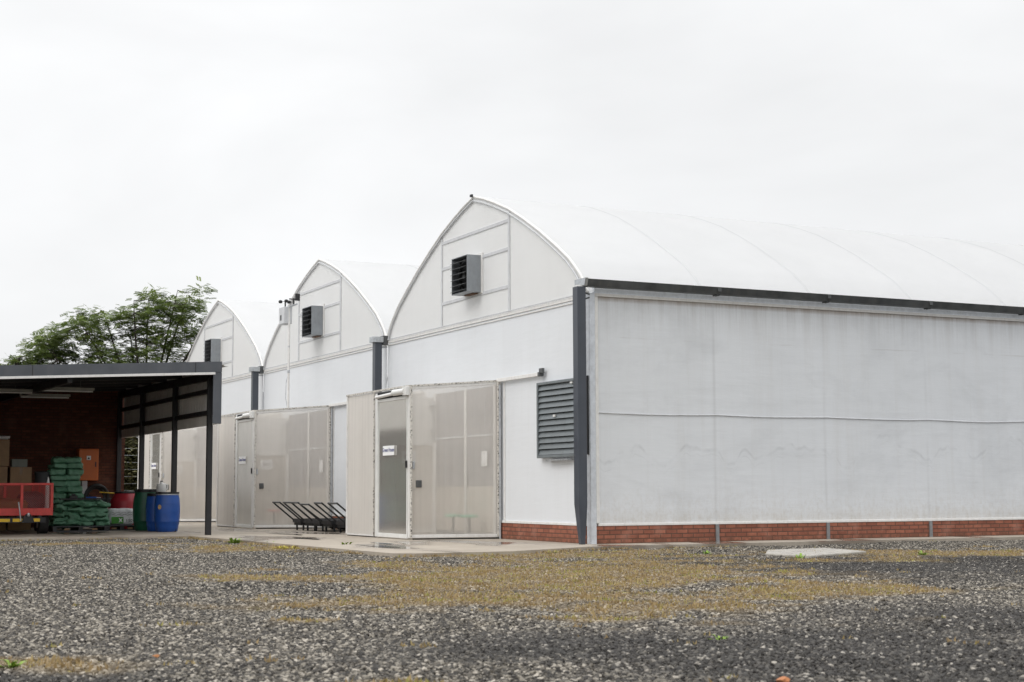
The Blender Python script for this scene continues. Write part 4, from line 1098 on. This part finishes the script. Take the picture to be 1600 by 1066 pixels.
MB().lathe([(.12, .22), (.16, .26), (.17, .5), (.1, .58)], 16, (.2, 0, 0)).box((.05, -.15, .55), (.38, .15, .78)).build('motor', M['bin'], hm, bevel=.02)
MB().tube([(-.05, -.23, .93), (.4, -.23, .9)], .014, 8).build('yellow_bar', M['yellow'], hm)
for y in (-.28, .28):
    w_ = MB().tube([(.22, y - .035, .14), (.22, y + .035, .14)], .14, 20).build('wheel', M['rubber'], hm, smooth=True, angle=50)
    MB().tube([(.22, y - .04, .14), (.22, y + .04, .14)], .05, 12).build('hub', M['galv'], w_)
rb = thing('red_crate', 'low dark red crate on the floor beside the hose machine', 'crate', (-5.05, 15.75, 0))
q = MB().box((-.2, -.17, 0), (.2, .17, .02))
for a, b in (((-.2, -.17), (.2, -.15)), ((-.2, .15), (.2, .17)), ((-.2, -.15), (-.18, .15)), ((.18, -.15), (.2, .15))): q.box((a[0], a[1], .02), (b[0], b[1], .5))
q.build('crate_shell', M['drum_red'], rb, bevel=.006); MB().box((-.22, -.19, .5), (.22, -.17, .54)).box((-.22, .17, .5), (.22, .19, .54)).build('rim', M['drum_red'], rb)

# ------------------------------------------------------------------ boxes behind the trailer
def carton(x0, x1, y0, y1, z0, z1, mat, lb, rz=0.0, flaps=False, tape=True):
    t = thing('cardboard_box', lb, 'box', ((x0 + x1) / 2, (y0 + y1) / 2, z0), rz, 'cartons behind the red trailer'); a = (x1 - x0) / 2; b = (y1 - y0) / 2; h = z1 - z0
    MB().box((-a, -b, 0), (a, b, h)).build('carton_body', mat, t, bevel=.006)
    if tape: MB().box((-.035, -b - .002, h * .55), (.035, -b, h)).box((-.035, -b, h), (.035, b, h + .002)).build('packing_tape', M['tape'], t)
    if flaps: MB().bar((-a, -b - .03, h + .04), (a, -b - .03, h + .05), .1, .006, (0, .6, 1)).bar((-a, b * .2, h + .02), (a, b * .2, h + .05), .25, .006, (0, -.3, 1)).build('flap', M['paper'], t)
carton(-7.66, -7.08, 14.9, 15.5, .62, 1.14, M['card_dark'], 'brown carton seen through the red mesh, under the box with the grey carton on top', tape=False)
carton(-7.6, -7.06, 14.95, 15.45, .03, .61, M['card_dark'], 'brown carton at floor level behind the red mesh, second column', tape=False)
carton(-7.57, -7.07, 15.0, 15.5, 1.15, 1.54, M['card'], 'light brown carton above the trailer rail with a smaller grey carton on it', .03)
carton(-7.52, -7.16, 15.05, 15.4, 1.545, 1.73, M['card_grey'], 'small greyish carton on top of the light brown carton', -.02, tape=False)
carton(-8.35, -7.63, 15.0, 15.6, .62, 1.55, M['card'], 'brown carton at the left picture edge, below the tall one', .0, tape=False)
carton(-8.35, -7.63, 15.0, 15.6, .02, .61, M['card_dark'], 'brown carton on the floor behind the trailer at the left picture edge', .0, tape=False)
carton(-8.3, -7.6, 15.0, 15.6, 1.56, 2.2, M['card'], 'tall brown carton highest of all at the left picture edge', .0, True, tape=False)
gb_ = thing('storage_bin', 'dark grey plastic bin behind the right end of the red trailer', 'bin', (-6.76, 15.2, 0))
MB().lathe([(.16, 0), (.18, .02), (.2, 1.36), (.205, 1.38)], 4 * 6).build('bin_body', M['bin'], gb_, smooth=True)
MB().lathe([(.215, 1.375), (.22, 1.38), (.22, 1.41), (.19, 1.43), (.02, 1.435)], 24).build('lid', M['bin'], gb_, smooth=True)

# ------------------------------------------------------------------ red mesh trailer
TX1, TX0, TY0, TY1 = -7.07, -8.75, 12.0, 14.5
tr = thing('mesh_trailer', 'red mesh-sided utility trailer with yellow reflector strips, parked in the shed', 'trailer')
zb_, zt_ = .42, 1.14
fr = MB()
for y in (TY0, TY1):
    fr.box((TX0, y - .025, zt_ - .05), (TX1, y + .025, zt_)).box((TX0, y - .025, zb_), (TX1, y + .025, zb_ + .16))
    for x in (TX0, (TX0 + TX1) / 2 + .13, TX1 - .06): fr.box((x, y - .03, zb_ + .16), (x + .06, y + .03, zt_ - .05))
for x in (TX0, TX1 - .05):
    fr.box((x, TY0 + .03, zt_ - .05), (x + .05, TY1 - .03, zt_)).box((x, TY0 + .03, zb_), (x + .05, TY1 - .03, zb_ + .1))
    for y in (12.8, 13.6): fr.box((x, y, zb_ + .1), (x + .05, y + .05, zt_ - .05))
fr.build('frame', M['red'], tr, bevel=.005)
MB().box((TX0 + .05, TY0 + .03, zb_ + .0), (TX1 - .05, TY1 - .03, zb_ + .02)).build('floor', M['red'], tr)
def mesh_panel(p0, ux, uz, wd, ht, nm):
    mb = MB(); s = .05; p0 = Vector(p0); ux = Vector(ux); uz = Vector(uz)
    def seg(a, b):
        A = p0 + ux * a[0] + uz * a[1]; B = p0 + ux * b[0] + uz * b[1]
        mb.bar(A, B, .005, .004, ux.cross(uz))
    k = -ht
    while k < wd:
        a0 = (max(k, 0), max(0, -k)); e = min(wd - k, ht); a1 = (k + e, e)
        if a1[0] - a0[0] > .005: seg(a0, a1)
        b0 = (max(k, 0), ht - max(0, -k)); b1 = (k + e, ht - e)
        if b1[0] - b0[0] > .005: seg(b0, b1)
        k += s
    return mb.build(nm, M['redmesh'], tr)
mx_ = (TX0 + TX1) / 2 + .13
mesh_panel((TX0 + .06, TY0, zb_ + .16), (1, 0, 0), (0, 0, 1), mx_ - TX0 - .06, zt_ - zb_ - .21, 'mesh_panel')
mesh_panel((mx_ + .06, TY0, zb_ + .16), (1, 0, 0), (0, 0, 1), TX1 - .12 - mx_, zt_ - zb_ - .21, 'mesh_panel')
mesh_panel((TX1 - .025, TY0 + .03, zb_ + .1), (0, 1, 0), (0, 0, 1), TY1 - TY0 - .06, zt_ - zb_ - .15, 'mesh_panel')
mesh_panel((TX0 + .06, TY1, zb_ + .16), (1, 0, 0), (0, 0, 1), TX1 - TX0 - .12, zt_ - zb_ - .21, 'mesh_panel')
bp = MB().box((TX0, TY0 - .2, .26), (TX1 - .18, TY0 - .12, .38)).box((-7.85, TY0 - .12, .28), (-7.78, TY0 + .2, .42)).box((-7.4, TY0 - .12, .28), (-7.33, TY0 + .2, .42)).build('bumper', M['black'], tr, bevel=.006)
for x0, x1 in ((-8.6, -8.02), (-7.96, -7.72), (-7.52, -7.38)): MB().box((x0, TY0 - .208, .285), (x1, TY0 - .2, .355)).build('reflector_strip', M['yellow'], bp)
MB().prism([(-7.78, TY0 - .26, .26), (-7.5, TY0 - .26, .26), (-7.54, TY0 - .26, .38), (-7.6, TY0 - .26, .46), (-7.68, TY0 - .26, .46), (-7.74, TY0 - .26, .38)], (0, .05, 0)).build('hitch_plate', M['black'], tr, bevel=.006)
MB().lathe([(.02, .4), (.03, .42), (.035, .45), (.02, .48)], 12, (-7.64, TY0 - .28, 0)).build('hitch_ball', M['galv'], tr, smooth=True)
MB().tube([(-7.79, TY0 - .23, .3), (-7.83, TY0 - .22, .6), (-7.85, TY0 - .22, .72)], .014, 8).build('jack_lever', M['galv'], tr)
MB().bar((TX0, 12.7, .3), (TX1, 12.7, .3), .06, .06).build('axle', M['black'], tr)
for x in (TX1 - .12, TX0 + .12):
    w_ = MB().tube([(x - .11, 12.6, .26), (x - .1, 12.6, .26), (x + .1, 12.6, .26), (x + .11, 12.6, .26)], [.22, .26, .26, .22], 28).build('wheel', M['rubber'], tr, smooth=True, angle=35)
    MB().tube([(x - .115, 12.6, .26), (x + .115, 12.6, .26)], .14, 20).build('rim', M['galv'], w_)
sb = thing('spray_bottle', 'white bottle tip sticking up above the right rail of the red trailer', 'bottle', (-6.98 - .13, 12.45, .44))
MB().lathe([(.055, 0), (.06, .02), (.06, .6), (.05, .66), (.022, .74), (.018, .8), (.006, .84)], 18).build('bottle_body', M['white_plastic'], sb, smooth=True)
MB().lathe([(.024, .7), (.026, .705), (.026, .735), (.022, .74)], 14).build('collar', M['grey_strip'], sb)
tt = thing('stored_sack', 'dark brown sack lying in the red trailer behind the mesh', 'sack', (-7.95, 12.9, .53))
me = sack_mesh(77, .9, .7, .34); me.materials.clear(); me.materials.append(M['card_dark']); link(bpy.data.objects.new('sack_body', me), tt).location = (0, 0, .1)
tt = thing('stored_tarp', 'dark folded tarpaulin in the right half of the red trailer', 'tarpaulin', (-7.4, 12.95, .45))
me = sack_mesh(78, .55, .7, .5); me.materials.clear(); me.materials.append(M['bin']); link(bpy.data.objects.new('tarp_body', me), tt).location = (0, 0, .25)

# ------------------------------------------------------------------ tree behind the shed
def make_tree():
    rt = random.Random(21)
    T = thing('tree', 'broad feathery green tree rising behind the shed roof', 'tree', (0, 0, 0))
    Y = 36.0
    outl = [(-4.7, 5.75), (-4.2, 6.2), (-3.6, 6.75), (-3.0, 7.05), (-2.4, 7.45), (-1.8, 7.95), (-1.1, 8.25), (-.4, 8.45), (.2, 8.65), (.9, 8.8), (1.6, 8.95), (2.3, 9.0), (2.65, 8.3), (2.95, 7.4), (3.1, 6.4), (3.2, 5.4)]
    def top(x):
        for (x0, z0), (x1, z1) in zip(outl, outl[1:]):
            if x0 <= x <= x1: return z0 + (z1 - z0) * (x - x0) / (x1 - x0)
        return 5
    base = Vector((.6, Y, -.1)); fork = Vector((.5, Y, 3.0))
    tk = MB(); lim = []
    tk.tube([base, (.55, Y + .05, 1.5), fork], [.26, .2, .17], 10)
    tips = [(-4.3, -.3, 5.9), (-3.3, .8, 6.6), (-2.2, -.7, 7.3), (-1.1, .4, 7.9), (-.2, -.8, 8.2), (.7, .7, 8.5), (1.6, -.3, 8.75), (2.3, .6, 8.7), (2.7, -.6, 7.4), (2.9, .2, 6.4), (-3.0, -.9, 5.8), (-1.4, 1.3, 6.6), (.2, 1.5, 7.4)]
    for x, dy, z in tips:
        e = Vector((x, Y + dy, z)); m1 = fork.lerp(e, .35) + Vector((0, 0, -.15 + .4 * rt.random())); m2 = fork.lerp(e, .7) + Vector((rt.uniform(-.15, .15), rt.uniform(-.15, .15), .25))
        pts = [fork, m1, m2, e]; P = []
        for i in range(10):
            t = i / 9; P.append((1 - t) ** 3 * pts[0] + 3 * t * (1 - t) ** 2 * pts[1] + 3 * t * t * (1 - t) * pts[2] + t ** 3 * pts[3])
        tk.tube(P, [.06 * (1 - i / 9) ** .8 + .01 for i in range(10)], 6); lim += P[3:]
    lf = MB(); cl = []
    tries = 0
    while len(cl) < 265 and tries < 20000:
        tries += 1
        x = rt.uniform(-4.7, 3.1); tz = top(x); z = tz - .2 - (tz - 4.3) * rt.random() ** 1.35; y = Y + rt.uniform(-1.7, 1.7) * (1 - .3 * abs(x + .8) / 4)
        c = Vector((x, y, z))
        if noise.noise(c * .75 + Vector((7, 3, 1))) < -.2: continue
        if any((c - o).length < .27 for o in cl): continue
        cl.append(c)
    for c in cl:
        near = min(lim, key=lambda q: (q - c).length)
        mid = near.lerp(c, .5) + Vector((rt.uniform(-.1, .1), rt.uniform(-.1, .1), -.08))
        tk.tube([near, mid, c], [.022, .014, .006], 5)
        R0 = rt.uniform(.3, .55)
        for s in range(rt.randint(32, 48)):
            d = Vector((rt.gauss(0, 1), rt.gauss(0, 1), rt.gauss(0, .8)))
            o_ = c + d.normalized() * R0 * rt.random() ** .6
            dr2 = Vector((d.x, d.y, rt.uniform(-.25, .35))).normalized(); ln = rt.uniform(.17, .3)
            side = dr2.cross(Vector((0, 0, 1))).normalized(); tilt = rt.uniform(-.5, .5)
            side = (side + Vector((0, 0, tilt))).normalized()
            for q in range(5):
                b = o_ + dr2 * ln * (q + .5) / 5 + Vector((0, 0, -.05 * (q / 5) ** 2))
                for sg in (-1, 1):
                    e = b + side * sg * ln * .4 + dr2 * ln * .12; wv = dr2 * ln * .12
                    lf.add([b, b.lerp(e, .5) + wv, e, b.lerp(e, .5) - wv], [(0, 1, 2, 3)])
    tk.build('trunk', M['bark'], T, smooth=True)
    lf.build('crown', M['leaf'], T)
make_tree()
# hedge seen through the gap under the shed side, with a wire fence before it
def hedge():
    rt = random.Random(8); T = thing('hedge', 'dark rambling hedge seen through the gap beside the brick wall', 'hedge')
    lf = MB(); tk = MB()
    for s in range(14):
        x = -5.5 + s * .42; tk.tube([(x, 31.5, 0), (x + rt.uniform(-.3, .3), 31.4, 1.4), (x + rt.uniform(-.5, .5), 31.5, 2.8)], [.03, .02, .008], 6)
    for i in range(52000):
        x = rt.uniform(-5.8, .4); z = 3.8 * rt.random() ** .85; y = 31.4 + rt.gauss(0, .8)
        c = Vector((x, y, z))
        if noise.noise(c * 1.5) < -.33 - .4 * (z < 2.5): continue
        a = rt.uniform(0, 6.28); d = Vector((math.cos(a), math.sin(a), rt.uniform(-.5, .5))); q = Vector((-d.y, d.x, rt.uniform(-.6, .6))); s = rt.uniform(.05, .11)
        lf.add([c - d * s, c + q * s * .5, c + d * s, c - q * s * .5], [(0, 1, 2, 3)])
    for i in range(16000):
        c = Vector((rt.uniform(-5.8, 1.2), 33.4 + rt.gauss(0, .3), 3.6 * rt.random()))
        if c.z > 2.5 and noise.noise(c * 1.2) < .0: continue
        a = rt.uniform(0, 6.28); d = Vector((math.cos(a), .3 * math.sin(a), rt.uniform(-.6, .6))); q = Vector((-d.z, rt.uniform(-.5, .5), d.x)); s = rt.uniform(.08, .16)
        lf.add([c - d * s, c + q * s * .5, c + d * s, c - q * s * .5], [(0, 1, 2, 3)])
    tk.build('stems', M['bark'], T); lf.build('foliage', M['hedge'], T)
hedge()
wf = thing('wire_fence', 'thin wire strand fence in front of the hedge, beside the far porch', 'fence', (0, 0, 0))
for x in (-5.2, -2.55, -.3): MB().tube([(x, 29.6, -.05), (x, 29.6, 2.5)], .03, 8).build('post', M['gutter'], wf)
q = MB()
for k in range(9): q.tube([(-5.2, 29.6, .5 + .24 * k), (-2.55, 29.6, .49 + .24 * k), (-.3, 29.6, .5 + .24 * k)], .006, 4)
q.build('wire_strands', M['galv'], wf)
